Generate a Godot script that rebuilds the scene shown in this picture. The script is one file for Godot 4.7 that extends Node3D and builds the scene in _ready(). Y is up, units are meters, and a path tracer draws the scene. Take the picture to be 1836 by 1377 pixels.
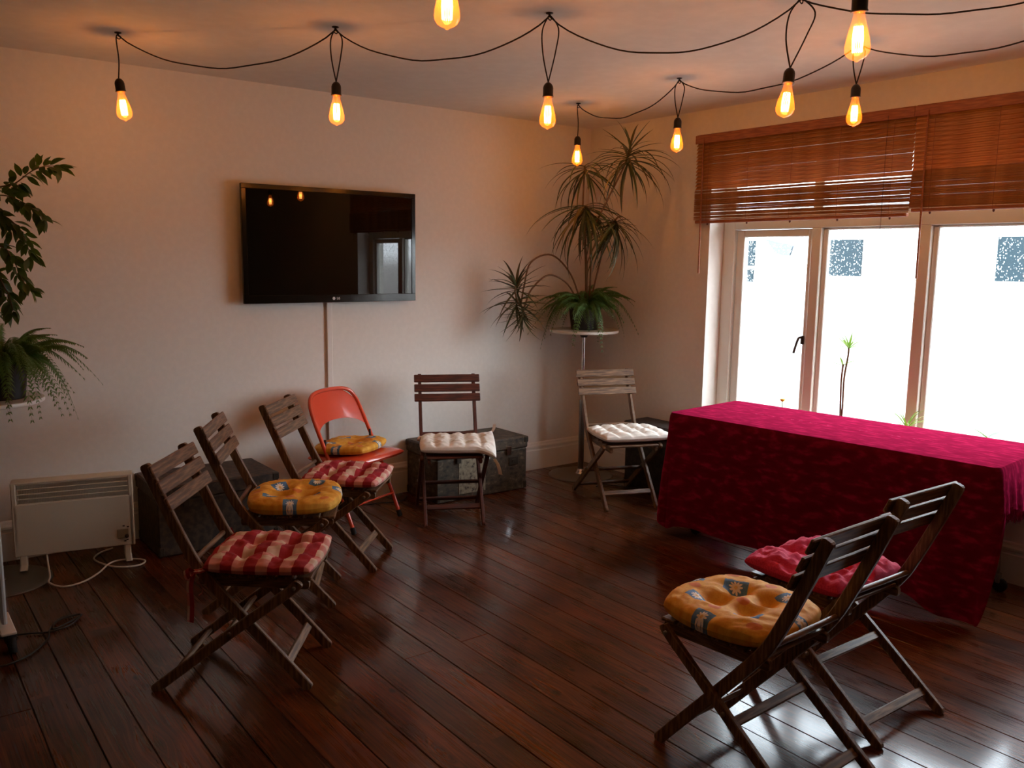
extends Node3D
# A corner of a meeting room: folding chairs round a dark varnished floor, filament bulbs on swagged cable, window on the right.
# Origin: floor corner where the television wall (z = 0) meets the window wall (x = 0). Metres, y up.

const ROOM_H := 2.367
const ROOM_X := -7.4
const ROOM_Z := 8.4
var rng := RandomNumberGenerator.new()
var used := {}
var cache := {}
var M := {}

# ------------------------------------------------------------------ mesh tools
class MB:
	var v := PackedVector3Array()
	var n := PackedVector3Array()
	var uv := PackedVector2Array()
	var ix := PackedInt32Array()
	func tri(a: Vector3, b: Vector3, c: Vector3) -> void:
		var nn := (c - a).cross(b - a).normalized()
		var k := v.size()
		v.append_array([a, b, c]); n.append_array([nn, nn, nn])
		uv.append_array([Vector2.ZERO, Vector2.ZERO, Vector2.ZERO]); ix.append_array([k, k + 1, k + 2])
	func face(p: Array, inside: Vector3) -> void:
		var mid := Vector3.ZERO
		for q in p: mid += q
		mid /= p.size()
		var nn: Vector3 = (p[2] - p[0]).cross(p[1] - p[0])
		var flip := nn.dot(mid - inside) < 0.0
		for i in range(1, p.size() - 1):
			if flip: tri(p[0], p[i + 1], p[i])
			else: tri(p[0], p[i], p[i + 1])
	func box(size: Vector3, at := Vector3.ZERO, b := 0.0, basis := Basis()) -> void:
		var h := size / 2.0
		b = minf(b, minf(h.x, minf(h.y, h.z)) * 0.9)
		if b <= 0.0:
			for ax in 3:
				for s in [-1.0, 1.0]:
					var p := []
					for q in [[-1, -1], [1, -1], [1, 1], [-1, 1]]:
						var c := Vector3.ZERO
						c[ax] = s * h[ax]; c[(ax + 1) % 3] = q[0] * h[(ax + 1) % 3]; c[(ax + 2) % 3] = q[1] * h[(ax + 2) % 3]
						p.append(at + basis * c)
					face(p, at)
			return
		for ax in 3:
			var a1 := (ax + 1) % 3
			var a2 := (ax + 2) % 3
			for s in [-1.0, 1.0]:
				var p := []
				for q in [[-1, -1], [1, -1], [1, 1], [-1, 1]]:
					var c := Vector3.ZERO
					c[ax] = s * h[ax]; c[a1] = q[0] * (h[a1] - b); c[a2] = q[1] * (h[a2] - b)
					p.append(at + basis * c)
				face(p, at)
			for s1 in [-1.0, 1.0]:
				for s2 in [-1.0, 1.0]:
					var e := []
					for q in [[-1, 0], [1, 0], [1, 1], [-1, 1]]:
						var c := Vector3.ZERO
						c[ax] = q[0] * (h[ax] - b)
						c[a1] = s1 * (h[a1] - (b if q[1] == 1 else 0.0)); c[a2] = s2 * (h[a2] - (b if q[1] == 0 else 0.0))
						e.append(at + basis * c)
					face(e, at)
		for sx in [-1.0, 1.0]:
			for sy in [-1.0, 1.0]:
				for sz in [-1.0, 1.0]:
					var p := []
					for k in 3:
						var c := Vector3(sx * (h.x - b), sy * (h.y - b), sz * (h.z - b))
						c[k] = [sx, sy, sz][k] * h[k]
						p.append(at + basis * c)
					face(p, at)
	# smooth patch of rows x columns points
	func grid(rows: Array, uvs: Array = [], closed := false, flip := false) -> void:
		var nr := rows.size()
		var nc: int = rows[0].size()
		var k := v.size()
		for r in nr:
			for c in nc:
				var c0: int = c - 1 if c > 0 else (nc - 2 if closed else 0)
				var c1: int = c + 1 if c < nc - 1 else (1 if closed else nc - 1)
				var du: Vector3 = rows[r][c1] - rows[r][c0]
				var dv: Vector3 = rows[mini(r + 1, nr - 1)][c] - rows[maxi(r - 1, 0)][c]
				if du.length_squared() < 1e-14:
					var rr := 1 if r == 0 else nr - 2
					du = rows[rr][c1] - rows[rr][c0]
				var nn := dv.cross(du).normalized()
				v.append(rows[r][c]); n.append(-nn if flip else nn)
				uv.append(uvs[r][c] if uvs.size() else Vector2(float(c) / (nc - 1), float(r) / (nr - 1)))
		for r in nr - 1:
			for c in nc - 1:
				var a := k + r * nc + c
				var b := a + 1
				var d := a + nc
				var e := d + 1
				if flip: ix.append_array([a, d, b, b, d, e])
				else: ix.append_array([a, b, d, b, e, d])
	func lathe(profile: Array, segs := 24, at := Vector3.ZERO) -> void:
		var rows := []
		for p in profile:
			var row := PackedVector3Array()
			for i in segs + 1:
				var t := TAU * i / segs
				row.append(at + Vector3(p[0] * cos(t), p[1], p[0] * sin(t)))
			rows.append(row)
		grid(rows, [], true, true)
	func tube(path: Array, r, sides := 8, caps := true) -> void:
		var rows := []
		var up := Vector3.ZERO
		for i in path.size():
			var t: Vector3 = (path[mini(i + 1, path.size() - 1)] - path[maxi(i - 1, 0)]).normalized()
			if i == 0:
				up = t.cross(Vector3.UP if absf(t.y) < 0.9 else Vector3.RIGHT).normalized()
			up = (up - t * up.dot(t)).normalized()
			var w := t.cross(up)
			var rad: float = r[i] if r is Array else r
			var row := PackedVector3Array()
			for s in sides + 1:
				var a := TAU * s / sides
				row.append(path[i] + (up * cos(a) + w * sin(a)) * rad)
			rows.append(row)
		if caps:
			var a0 := PackedVector3Array(); var a1 := PackedVector3Array()
			for s in sides + 1:
				a0.append(path[0]); a1.append(path[path.size() - 1])
			rows.push_front(a0); rows.append(a1)
		grid(rows, [], true)
	# bar of chamfered rectangular section w (in plane) x t (across), along a path lying in the plane normal to `across`
	func bar(path: Array, w: float, t: float, across: Vector3, b := 0.003, round_ends := true) -> void:
		var prof := [[-w / 2 + b, t / 2], [w / 2 - b, t / 2], [w / 2, t / 2 - b], [w / 2, -t / 2 + b], [w / 2 - b, -t / 2], [-w / 2 + b, -t / 2], [-w / 2, -t / 2 + b], [-w / 2, t / 2 - b]]
		var pts := []
		var sc := []
		for i in path.size(): pts.append(path[i]); sc.append(1.0)
		if round_ends:
			var d0: Vector3 = (path[0] - path[1]).normalized()
			var m := path.size() - 1
			var d1: Vector3 = (path[m] - path[m - 1]).normalized()
			pts[0] = path[0] - d0 * w * 0.28; pts[m] = path[m] - d1 * w * 0.28
			pts.push_front(path[0] - d0 * w * 0.08); sc.push_front(0.82)
			pts.push_front(path[0]); sc.push_front(0.45)
			pts.append(path[m] - d1 * w * 0.08); sc.append(0.82)
			pts.append(path[m]); sc.append(0.45)
		var rings := []
		for i in pts.size():
			var tg: Vector3 = (pts[mini(i + 1, pts.size() - 1)] - pts[maxi(i - 1, 0)]).normalized()
			var p := tg.cross(across).normalized()
			var ring := []
			for q in prof: ring.append(pts[i] + p * q[0] * sc[i] + across * q[1])
			rings.append(ring)
		for i in rings.size() - 1:
			var mid: Vector3 = (pts[i] + pts[i + 1]) / 2
			for k in 8:
				var j := (k + 1) % 8
				face([rings[i][k], rings[i][j], rings[i + 1][j], rings[i + 1][k]], mid)
		face(rings[0], pts[1]); face(rings[rings.size() - 1], pts[pts.size() - 2])
	func mesh() -> ArrayMesh:
		var a := []
		a.resize(Mesh.ARRAY_MAX)
		a[Mesh.ARRAY_VERTEX] = v; a[Mesh.ARRAY_NORMAL] = n; a[Mesh.ARRAY_TEX_UV] = uv; a[Mesh.ARRAY_INDEX] = ix
		var m := ArrayMesh.new()
		m.add_surface_from_arrays(Mesh.PRIMITIVE_TRIANGLES, a)
		return m

func cbox(size: Vector3, b := 0.003) -> ArrayMesh:
	var key := "box%s_%s" % [size, b]
	if not cache.has(key):
		var m := MB.new()
		m.box(size, Vector3.ZERO, b)
		cache[key] = m.mesh()
	return cache[key]

func smooth(p: Array, per := 6) -> Array:
	var out := []
	for i in p.size() - 1:
		var a: Vector3 = p[maxi(i - 1, 0)]
		var d: Vector3 = p[mini(i + 2, p.size() - 1)]
		for k in per:
			out.append((p[i] as Vector3).cubic_interpolate(p[i + 1], a, d, float(k) / per))
	out.append(p[p.size() - 1])
	return out

# ------------------------------------------------------------------ scene tools
func numbered(called: String) -> String:
	if not used.has(called):
		used[called] = 0
		return called
	used[called] += 1
	return "%s_%03d" % [called, used[called]]

func put(called: String, m: Mesh, mat: Material, parent: Node3D = self, at := Vector3.ZERO, basis := Basis()) -> MeshInstance3D:
	var o := MeshInstance3D.new()
	o.name = numbered(called) if parent == self else called
	o.mesh = m
	o.material_override = mat
	o.transform = Transform3D(basis, at)
	parent.add_child(o, true)
	return o

func tag(o: Node, label: String, category: String, group := "") -> void:
	o.set_meta("label", label)
	o.set_meta("category", category)
	if group != "": o.set_meta("group", group)

func thing(called: String, label: String, category: String, at := Vector3.ZERO, turn := 0.0, group := "") -> Node3D:
	var o := Node3D.new()
	o.name = numbered(called)
	add_child(o)
	o.position = at
	o.rotation.y = turn
	tag(o, label, category, group)
	return o

func struct(called: String, m: Mesh, mat: Material, at := Vector3.ZERO) -> MeshInstance3D:
	var o := put(called, m, mat, self, at)
	o.set_meta("kind", "structure")
	return o

# ------------------------------------------------------------------ materials
func mat(c: Color, rough := 0.6, metal := 0.0, spec := 0.5) -> StandardMaterial3D:
	var m := StandardMaterial3D.new()
	m.albedo_color = c
	m.roughness = rough
	m.metallic = metal
	m.metallic_specular = spec
	return m

func noise_tex(ramp: Array, freq := 0.02, octaves := 4, sd := 1, size := 512) -> NoiseTexture2D:
	var f := FastNoiseLite.new()
	f.seed = sd
	f.noise_type = FastNoiseLite.TYPE_SIMPLEX_SMOOTH
	f.frequency = freq
	f.fractal_octaves = octaves
	var t := NoiseTexture2D.new()
	t.width = size; t.height = size
	t.seamless = true
	t.noise = f
	if ramp.size():
		var g := Gradient.new()
		var off := PackedFloat32Array(); var col := PackedColorArray()
		for r in ramp:
			off.append(r[0]); col.append(r[1])
		g.offsets = off; g.colors = col
		t.color_ramp = g
	return t

func tri_mat(tex: Texture2D, scale: Vector3, rough: float, world := false, bump := 0.0) -> StandardMaterial3D:
	var m := mat(Color.WHITE, rough)
	m.albedo_texture = tex
	m.uv1_triplanar = true
	m.uv1_world_triplanar = world
	m.uv1_scale = scale
	if bump > 0.0:
		m.heightmap_enabled = true
		m.heightmap_texture = tex
		m.heightmap_scale = bump
	return m

# wood whose grain runs along one axis of the piece
func wood(dark: Color, light: Color, axis: int, rough := 0.5, sd := 3) -> StandardMaterial3D:
	var key := "w%s%s%d" % [dark, light, sd]
	if not cache.has(key):
		cache[key] = noise_tex([[0.25, dark], [0.55, dark.lerp(light, 0.55)], [0.8, light]], 0.018, 5, sd)
	var s := Vector3(9, 9, 9)
	s[axis] = 0.9
	return tri_mat(cache[key], s, rough, false, 0.05)

func image_tex(w: int, h: int, fn: Callable) -> ImageTexture:
	var im := Image.create(w, h, false, Image.FORMAT_RGB8)
	for y in h:
		for x in w:
			im.set_pixel(x, y, fn.call((x + 0.5) / w, (y + 0.5) / h))
	return ImageTexture.create_from_image(im)

func C8(r: float, g: float, b: float) -> Color:
	return Color(r / 255.0, g / 255.0, b / 255.0)

func make_materials() -> void:
	M.wall = tri_mat(noise_tex([[0.3, C8(227, 219, 210)], [0.7, C8(230, 222, 213)]], 0.03, 5, 11), Vector3(1.5, 1.5, 1.5), 0.75, true, 0.015)
	M.ceiling = tri_mat(noise_tex([[0.3, C8(224, 217, 209)], [0.7, C8(228, 221, 213)]], 0.02, 5, 12), Vector3(0.9, 0.9, 0.9), 0.8, true, 0.01)
	M.gloss_white = mat(C8(228, 222, 212), 0.35)
	M.frame_white = mat(C8(225, 220, 208), 0.4)
	M.cream_metal = mat(C8(216, 206, 184), 0.45)
	M.black = mat(C8(22, 21, 21), 0.45)
	M.dark_plastic = mat(C8(52, 42, 34), 0.6)
	M.rubber = mat(C8(28, 27, 27), 0.8)
	M.chrome = mat(C8(205, 205, 205), 0.18, 1.0)
	M.brushed = mat(C8(150, 148, 145), 0.35, 1.0)
	M.bronze_socket = mat(C8(38, 28, 22), 0.4, 0.3)
	M.cord = mat(C8(30, 22, 18), 0.7)
	M.white_cord = mat(C8(214, 208, 198), 0.5)
	M.black_cord = mat(C8(24, 22, 21), 0.5)
	M.subfloor = mat(C8(18, 11, 8), 0.9)
	M.leaf_dark = mat(C8(46, 66, 34), 0.45)
	M.leaf_fern = mat(C8(58, 92, 44), 0.5)
	M.leaf_drac = [mat(C8(72, 84, 46), 0.45), mat(C8(92, 86, 50), 0.45), mat(C8(58, 66, 42), 0.45)]
	M.leaf_bright = mat(C8(120, 160, 60), 0.45)
	for k in ["leaf_dark", "leaf_fern", "leaf_bright"]:
		M[k].backlight_enabled = true
		M[k].backlight = Color(0.35, 0.45, 0.12)
	M.stem = mat(C8(112, 84, 54), 0.7)
	M.soil = mat(C8(36, 26, 20), 0.95)
	M.glass = mat(Color(1, 1, 1, 0.02), 0.0)
	M.glass.transparency = BaseMaterial3D.TRANSPARENCY_ALPHA
	M.ext_wall = tri_mat(noise_tex([[0.3, C8(176, 176, 175)], [0.7, C8(186, 186, 185)]], 0.03, 4, 31), Vector3(0.4, 0.4, 0.4), 0.9, true)
	M.ext_glass = mat(C8(34, 48, 54), 0.6, 0.0, 0.2)
	M.ext_slate = mat(C8(84, 92, 98), 0.7)
	M.ext_ground = mat(C8(118, 116, 114), 0.9)
	# bulbs
	M.bulb_glass = mat(Color(1.0, 0.62, 0.22, 0.16), 0.02)
	M.bulb_glass.transparency = BaseMaterial3D.TRANSPARENCY_ALPHA
	M.bulb_glass.emission_enabled = true
	M.bulb_glass.emission = Color(1.0, 0.52, 0.12)
	M.bulb_glass.emission_energy_multiplier = 0.9
	M.filament = mat(C8(255, 200, 110), 0.5)
	M.filament.emission_enabled = true
	M.filament.emission = Color(1.0, 0.75, 0.40)
	M.filament.emission_energy_multiplier = 20.0
	# tv
	M.screen = mat(C8(9, 8, 8), 0.015, 0.0, 0.5)
	M.bezel = mat(C8(10, 10, 10), 0.12)
	M.logo = mat(C8(190, 190, 190), 0.4)
	# floor boards: stained pine, worn varnish
	var fg := FastNoiseLite.new(); fg.seed = 5; fg.frequency = 1.0; fg.fractal_octaves = 4
	var ff := FastNoiseLite.new(); ff.seed = 6; ff.frequency = 1.0; ff.fractal_octaves = 2
	var fk := FastNoiseLite.new(); fk.seed = 9; fk.frequency = 1.0; fk.fractal_octaves = 3
	var knots := []
	rng.seed = 77
	for i in 9: knots.append(Vector3(rng.randf(), rng.randf(), rng.randf_range(0.010, 0.022)))
	var floor_tex := image_tex(512, 1024, func(u: float, w: float) -> Color:
		# one tile is 0.5 m across the boards and 2 m along them
		var x := u * 0.5; var z := w * 2.0
		var bend := 0.0; var kn := 0.0
		for q in knots:
			var dx: float = x - q.x * 0.5; var dz: float = (z - q.y * 2.0) * 0.6
			var d: float = sqrt(dx * dx + dz * dz)
			bend += exp(-d * d / (q.z * q.z * 9.0)) * q.z * 1.6 * signf(dx)
			kn = maxf(kn, clampf(1.35 - d / (q.z * 0.62), 0.0, 1.0))
		var edge := minf(minf(u, 1.0 - u) / 0.06, 1.0) * minf(minf(w, 1.0 - w) / 0.04, 1.0)
		bend *= edge
		var g := fg.get_noise_2d((x - bend) * 60.0, z * 1.6) * 0.4 + ff.get_noise_2d((x - bend) * 240.0, z * 2.2) * 0.30 + fk.get_noise_2d(x * 4.0, z * 2.0) * 0.4
		var t := clampf(0.5 + g * 1.0, 0.0, 1.0)
		var c := C8(46, 21, 10).lerp(C8(116, 60, 29), t)
		return c.lerp(C8(34, 18, 11), kn * 0.85 * edge))
	var wear := image_tex(256, 512, func(u: float, w: float) -> Color:
		var x := u * 0.5; var z := w * 2.0
		var edge := minf(minf(u, 1.0 - u) / 0.06, 1.0) * minf(minf(w, 1.0 - w) / 0.04, 1.0)
		var r := 0.30 + (0.10 * ff.get_noise_2d(x * 200.0, z * 3.0) + 0.09 * fk.get_noise_2d(x * 7.0 + 3.0, z * 4.0)) * edge
		return Color(r, r, r))
	M.boards = []
	for i in 6:
		var b := tri_mat(floor_tex, Vector3(2.0, 2.0, 0.5), 1.0, true, 0.10)
		b.uv1_offset = Vector3(0.37 * i, 0, 0.23 * i)
		b.heightmap_scale = 0.035
		b.clearcoat_enabled = true
		b.clearcoat = 0.68
		b.clearcoat_roughness = 0.13
		b.metallic_specular = 0.25
		b.roughness_texture = wear
		b.roughness_texture_channel = BaseMaterial3D.TEXTURE_CHANNEL_RED
		b.albedo_color = [Color(1, 1, 1), Color(0.88, 0.86, 0.84), Color(1.0, 0.92, 0.86), Color(0.80, 0.79, 0.78), Color(0.94, 0.94, 0.88), Color(1.0, 0.98, 0.94)][i]
		M.boards.append(b)
	# chair timbers
	M.cw = []
	M.cr = []
	for ax in 3:
		M.cw.append(wood(C8(84, 60, 42), C8(140, 106, 76), ax, 0.42, 21))
		M.cr.append(wood(C8(64, 28, 16), C8(104, 48, 27), ax, 0.65, 22))
	M.blind = wood(C8(166, 110, 64), C8(206, 152, 96), 2, 0.5, 23)
	M.blind.backlight_enabled = true
	M.blind.backlight = Color(0.80, 0.60, 0.30)
	M.blind_rail = wood(C8(130, 70, 40), C8(168, 100, 58), 2, 0.45, 24)
	M.orange = mat(C8(226, 82, 54), 0.22)
	M.orange.clearcoat_enabled = true
	M.orange.clearcoat = 0.6
	M.orange.clearcoat_roughness = 0.08
	# cloth
	M.velvet = tri_mat(noise_tex([[0.3, C8(112, 112, 112)], [0.55, C8(126, 126, 126)], [0.8, C8(170, 170, 170)]], 0.014, 5, 51), Vector3(4.5, 3.0, 1.3), 0.8, true, 0.06)
	M.velvet.rim_enabled = true
	M.velvet.metallic_specular = 0.0
	M.velvet.rim = 0.6
	M.velvet.rim_tint = 1.0
	M.velvet.albedo_color = C8(226, 46, 98)
	var wn := FastNoiseLite.new(); wn.seed = 3; wn.frequency = 1.0; wn.fractal_octaves = 3
	var ging := image_tex(360, 360, func(u: float, w: float) -> Color:
		var a := int(floor(u * 9.0 + 0.5)) % 2
		var b := int(floor(w * 9.0)) % 2
		var weave := 0.94 + 0.06 * wn.get_noise_2d(u * 220.0, w * 220.0)
		var c := C8(232, 200, 178)
		if a == 0 and b == 0: c = C8(158, 22, 40)
		elif a == 0: c = C8(176, 34, 48)
		elif b == 0: c = C8(222, 148, 138)
		return Color(c.r * weave, c.g * weave, c.b * weave))
	M.gingham = mat(Color.WHITE, 0.85)
	M.gingham.albedo_texture = ging
	var prints := [[0.30, 0.30, 0.5], [0.72, 0.22, -0.3], [0.26, 0.74, 0.0], [0.70, 0.70, 0.3], [0.50, 0.97, 0.0], [0.98, 0.48, 0.1], [0.02, 0.42, 0.2]]
	var fruit := [[0.50, 0.14], [0.14, 0.12], [0.12, 0.58], [0.52, 0.52], [0.88, 0.88], [0.48, 0.80]]
	var yel := image_tex(448, 448, func(u: float, w: float) -> Color:
		var m := wn.get_noise_2d(u * 9.0, w * 9.0)
		var fine := wn.get_noise_2d(u * 60.0, w * 60.0)
		var c := C8(216, 150, 36).lerp(C8(232, 176, 62), clampf(0.5 + m, 0.0, 1.0))
		c = c.lerp(C8(196, 110, 30), clampf(fine * 0.5, 0.0, 0.3))
		for f in fruit:
			var d: float = Vector2(u - f[0], (w - f[1]) * 1.15).length()
			if d < 0.052: c = c.lerp(C8(206, 92, 52), 0.6)
		for p in prints:
			var q := Vector2(u - p[0], w - p[1]).rotated(p[2])
			if absf(q.x) < 0.088 and absf(q.y) < 0.066:
				c = C8(70, 112, 150).lerp(C8(92, 136, 170), clampf(0.5 + fine, 0.0, 1.0))
				var ang := atan2(q.y, q.x); var rr := q.length()
				if rr < 0.052 * (0.5 + 0.5 * absf(cos(ang * 5.0))): c = C8(236, 226, 206)
				if rr < 0.013: c = C8(226, 190, 120)
		return c)
	M.yellow = mat(Color.WHITE, 0.75)
	M.yellow.albedo_texture = yel
	M.white_cloth = tri_mat(noise_tex([[0.3, C8(234, 229, 218)], [0.7, C8(242, 238, 230)]], 0.08, 3, 61), Vector3(6, 6, 6), 0.9, false, 0.03)
	M.pink = tri_mat(noise_tex([[0.3, C8(188, 26, 72)], [0.7, C8(214, 44, 92)]], 0.05, 4, 62), Vector3(5, 5, 12), 0.85, false, 0.08)
	# trunks
	M.trunk_a = tri_mat(noise_tex([[0.2, C8(46, 36, 28)], [0.5, C8(80, 66, 50)], [0.62, C8(68, 56, 43)], [0.85, C8(110, 94, 72)]], 0.012, 5, 71), Vector3(2.5, 3.5, 2.5), 0.6, true, 0.05)
	M.trunk_b = tri_mat(noise_tex([[0.3, C8(44, 32, 24)], [0.7, C8(74, 56, 42)]], 0.015, 5, 72), Vector3(3, 3, 3), 0.65, true, 0.05)
	M.trunk_c = tri_mat(noise_tex([[0.3, C8(36, 32, 32)], [0.7, C8(58, 50, 46)]], 0.015, 5, 73), Vector3(3, 3, 3), 0.6, true, 0.05)
	M.worn_paint = tri_mat(noise_tex([[0.15, C8(66, 54, 44)], [0.34, C8(124, 110, 90)], [0.8, C8(150, 136, 112)]], 0.012, 5, 74), Vector3(5, 5, 5), 0.7, true)
	M.iron = mat(C8(70, 62, 54), 0.5, 0.7)

# ------------------------------------------------------------------ room
func wall_box(m: MB, lo: Vector3, hi: Vector3) -> void:
	m.box(hi - lo, (lo + hi) / 2)

const WZ0 := 1.092
const WZ1 := 3.66
const WY0 := 0.44
const WY1 := 2.09

func skirting(length: float) -> ArrayMesh:
	# profile in (out, up), extruded along +x
	var p := [[0, 0], [0.020, 0], [0.020, 0.135], [0.017, 0.140], [0.017, 0.150], [0.021, 0.155], [0.021, 0.166], [0.013, 0.176], [0.010, 0.186], [0.004, 0.192], [0, 0.192]]
	var m := MB.new()
	for i in p.size() - 1:
		var a := Vector3(0, p[i][1], p[i][0]); var b := Vector3(0, p[i + 1][1], p[i + 1][0])
		m.face([a, b, b + Vector3(length, 0, 0), a + Vector3(length, 0, 0)], Vector3(length / 2, 0.08, -0.05))
	for x in [0.0, length]:
		var e := []
		for q in p: e.append(Vector3(x, q[1], q[0]))
		for i in range(1, e.size() - 1): m.tri(e[0], e[i], e[i + 1])
	return m.mesh()

func build_room() -> void:
	var t := 0.30
	var m := MB.new()
	m.box(Vector3(-ROOM_X + 2 * t, 0.12, ROOM_Z + 2 * t), Vector3(ROOM_X / 2, -0.016 - 0.06, ROOM_Z / 2))
	var fl := struct("floor", m.mesh(), M.subfloor)
	rng.seed = 4
	var x := -0.01
	var k := 0
	while x > ROOM_X + 0.13:
		var w := 0.127 + rng.randf_range(-0.004, 0.004)
		var cuts := [0.0, ROOM_Z]
		if k % 3 != 1: cuts = [0.0, snappedf(rng.randf_range(1.4, 6.4), 0.4), ROOM_Z]
		for i in cuts.size() - 1:
			var l: float = cuts[i + 1] - cuts[i]
			put("board", cbox(Vector3(snappedf(w - [0.0012, 0.0022, 0.0045][k % 3], 0.001), 0.018, l - 0.003), 0.0016), M.boards[rng.randi() % 6], fl, Vector3(x - w / 2, -0.009 - rng.randf() * 0.0008, (cuts[i] + cuts[i + 1]) / 2))
		x -= w
		k += 1
	m = MB.new()
	m.box(Vector3(-ROOM_X + 2 * t, 0.2, ROOM_Z + 2 * t), Vector3(ROOM_X / 2, ROOM_H + 0.1, ROOM_Z / 2))
	struct("ceiling", m.mesh(), M.ceiling)
	m = MB.new()
	wall_box(m, Vector3(ROOM_X - t, -0.1, -t), Vector3(t, ROOM_H, 0))
	struct("wall_back", m.mesh(), M.wall)
	m = MB.new()
	wall_box(m, Vector3(ROOM_X - t, -0.1, 0), Vector3(ROOM_X, ROOM_H, ROOM_Z))
	struct("wall_left", m.mesh(), M.wall)
	m = MB.new()
	wall_box(m, Vector3(ROOM_X - t, -0.1, ROOM_Z), Vector3(t, ROOM_H, ROOM_Z + t))
	struct("wall_front", m.mesh(), M.wall)
	m = MB.new()
	wall_box(m, Vector3(0, -0.1, 0), Vector3(t, ROOM_H, WZ0))
	wall_box(m, Vector3(0, -0.1, WZ1), Vector3(t, ROOM_H, ROOM_Z))
	wall_box(m, Vector3(0, -0.1, WZ0), Vector3(t, WY0, WZ1))
	wall_box(m, Vector3(0, WY1, WZ0), Vector3(t, ROOM_H, WZ1))
	struct("wall_right", m.mesh(), M.wall)
	var b := struct("baseboard_back", skirting(-ROOM_X), M.gloss_white, Vector3(ROOM_X, 0, 0))
	b = struct("baseboard_right", skirting(ROOM_Z), M.gloss_white)
	b.rotation.y = -PI / 2
	b.position = Vector3(0, 0, 0)

func build_window() -> void:
	var w := Node3D.new()
	w.name = "window_1"
	add_child(w)
	w.set_meta("kind", "structure")
	w.set_meta("label", "white painted four light window with transom behind wooden blinds")
	var fx := 0.17   # middle of the frame's depth
	var d := 0.075
	var bar := func(called: String, y0: float, y1: float, z0: float, z1: float, depth: float, xo: float) -> MeshInstance3D:
		return put(called, cbox(Vector3(depth, y1 - y0, z1 - z0), 0.004), M.frame_white, w, Vector3(fx + xo, (y0 + y1) / 2, (z0 + z1) / 2))
	# outer frame, stepped
	bar.call("jamb", WY0, WY1, WZ0, WZ0 + 0.085, d, 0.0)
	bar.call("jamb", WY0, WY1, WZ1 - 0.085, WZ1, d, 0.0)
	bar.call("head_rail", WY1 - 0.06, WY1, WZ0 + 0.085, WZ1 - 0.085, d, 0.0)
	bar.call("bottom_rail", WY0, WY0 + 0.06, WZ0 + 0.085, WZ1 - 0.085, d, 0.0)
	bar.call("transom", 1.655, 1.755, WZ0 + 0.085, WZ1 - 0.085, d, 0.0)
	var mid := (WZ0 + WZ1) / 2
	var ms := [1.742, 2.361, 2 * mid - 1.742]
	for z in ms:
		bar.call("mullion", WY0 + 0.06, 1.655, z - 0.031, z + 0.031, d, 0.0)
		bar.call("mullion", 1.755, WY1 - 0.06, z - 0.031, z + 0.031, d, 0.0)
	# casement sashes at both ends with handles
	for e in [[WZ0 + 0.09, ms[0] - 0.034, ms[0] - 0.055], [ms[2] + 0.034, WZ1 - 0.09, ms[2] + 0.055]]:
		var sash := Node3D.new()
		sash.name = "casement_sash"
		w.add_child(sash, true)
		var z0: float = e[0]
		var z1: float = e[1]
		var y0 := WY0 + 0.063
		var y1 := 1.652
		for q in [["stile", y0, y1, z0, z0 + 0.055], ["stile", y0, y1, z1 - 0.03, z1], ["rail", y1 - 0.042, y1, z0 + 0.055, z1 - 0.03], ["rail", y0, y0 + 0.06, z0 + 0.055, z1 - 0.03]]:
			put(q[0], cbox(Vector3(0.045, q[2] - q[1], q[4] - q[3]), 0.004), M.frame_white, sash, Vector3(fx + 0.005, (q[1] + q[2]) / 2, (q[3] + q[4]) / 2))
		var hb := MB.new()
		hb.box(Vector3(0.012, 0.05, 0.02), Vector3.ZERO, 0.003)
		hb.tube(smooth([Vector3(-0.006, 0.015, 0), Vector3(-0.03, 0.012, -0.004), Vector3(-0.036, -0.03, -0.016), Vector3(-0.034, -0.075, -0.03)]), 0.007, 8)
		put("handle", hb.mesh(), M.iron, sash, Vector3(fx - 0.028, 1.02, e[2]))
	# glazing beads and panes
	var lights := [[WZ0 + 0.145, ms[0] - 0.064, WY0 + 0.123, 1.61], [ms[0] + 0.031, ms[1] - 0.031, WY0 + 0.06, 1.655], [ms[1] + 0.031, ms[2] - 0.031, WY0 + 0.06, 1.655], [ms[2] + 0.064, WZ1 - 0.145, WY0 + 0.123, 1.61]]
	for i in 4:
		var l: Array = lights[i]
		put("pane", cbox(Vector3(0.004, l[3] - l[2] + 0.01, l[1] - l[0] + 0.01), 0.0), M.glass, w, Vector3(fx + 0.012, (l[2] + l[3]) / 2, (l[0] + l[1]) / 2))
		if i == 1 or i == 2:
			for s in [[l[0], l[0] + 0.03], [l[1] - 0.012, l[1]]]:
				bar.call("glazing_bead", l[2], l[3], s[0], s[1], 0.03, 0.0)
			bar.call("glazing_bead", l[3] - 0.012, l[3], l[0], l[1], 0.03, 0.0)
	var tops := [WZ0 + 0.085, ms[0], ms[1], ms[2], WZ1 - 0.085]
	for i in 4:
		put("pane", cbox(Vector3(0.004, WY1 - 0.06 - 1.755, tops[i + 1] - tops[i] - 0.06), 0.0), M.glass, w, Vector3(fx + 0.012, (WY1 - 0.06 + 1.755) / 2, (tops[i] + tops[i + 1]) / 2))
	# inner sill board
	put("sill_board", cbox(Vector3(0.15, 0.03, WZ1 - WZ0), 0.006), M.frame_white, w, Vector3(0.057, WY0 + 0.005, mid))
	# rain on the outside of the glass
	var bead := SphereMesh.new()
	bead.radius = 1.0; bead.height = 2.0
	bead.radial_segments = 8; bead.rings = 4
	var water := mat(Color(1, 1, 1, 0.0), 0.0)
	water.refraction_enabled = true
	water.refraction_scale = 0.033
	bead.material = water
	var mm := MultiMesh.new()
	mm.transform_format = MultiMesh.TRANSFORM_3D
	mm.mesh = bead
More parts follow.
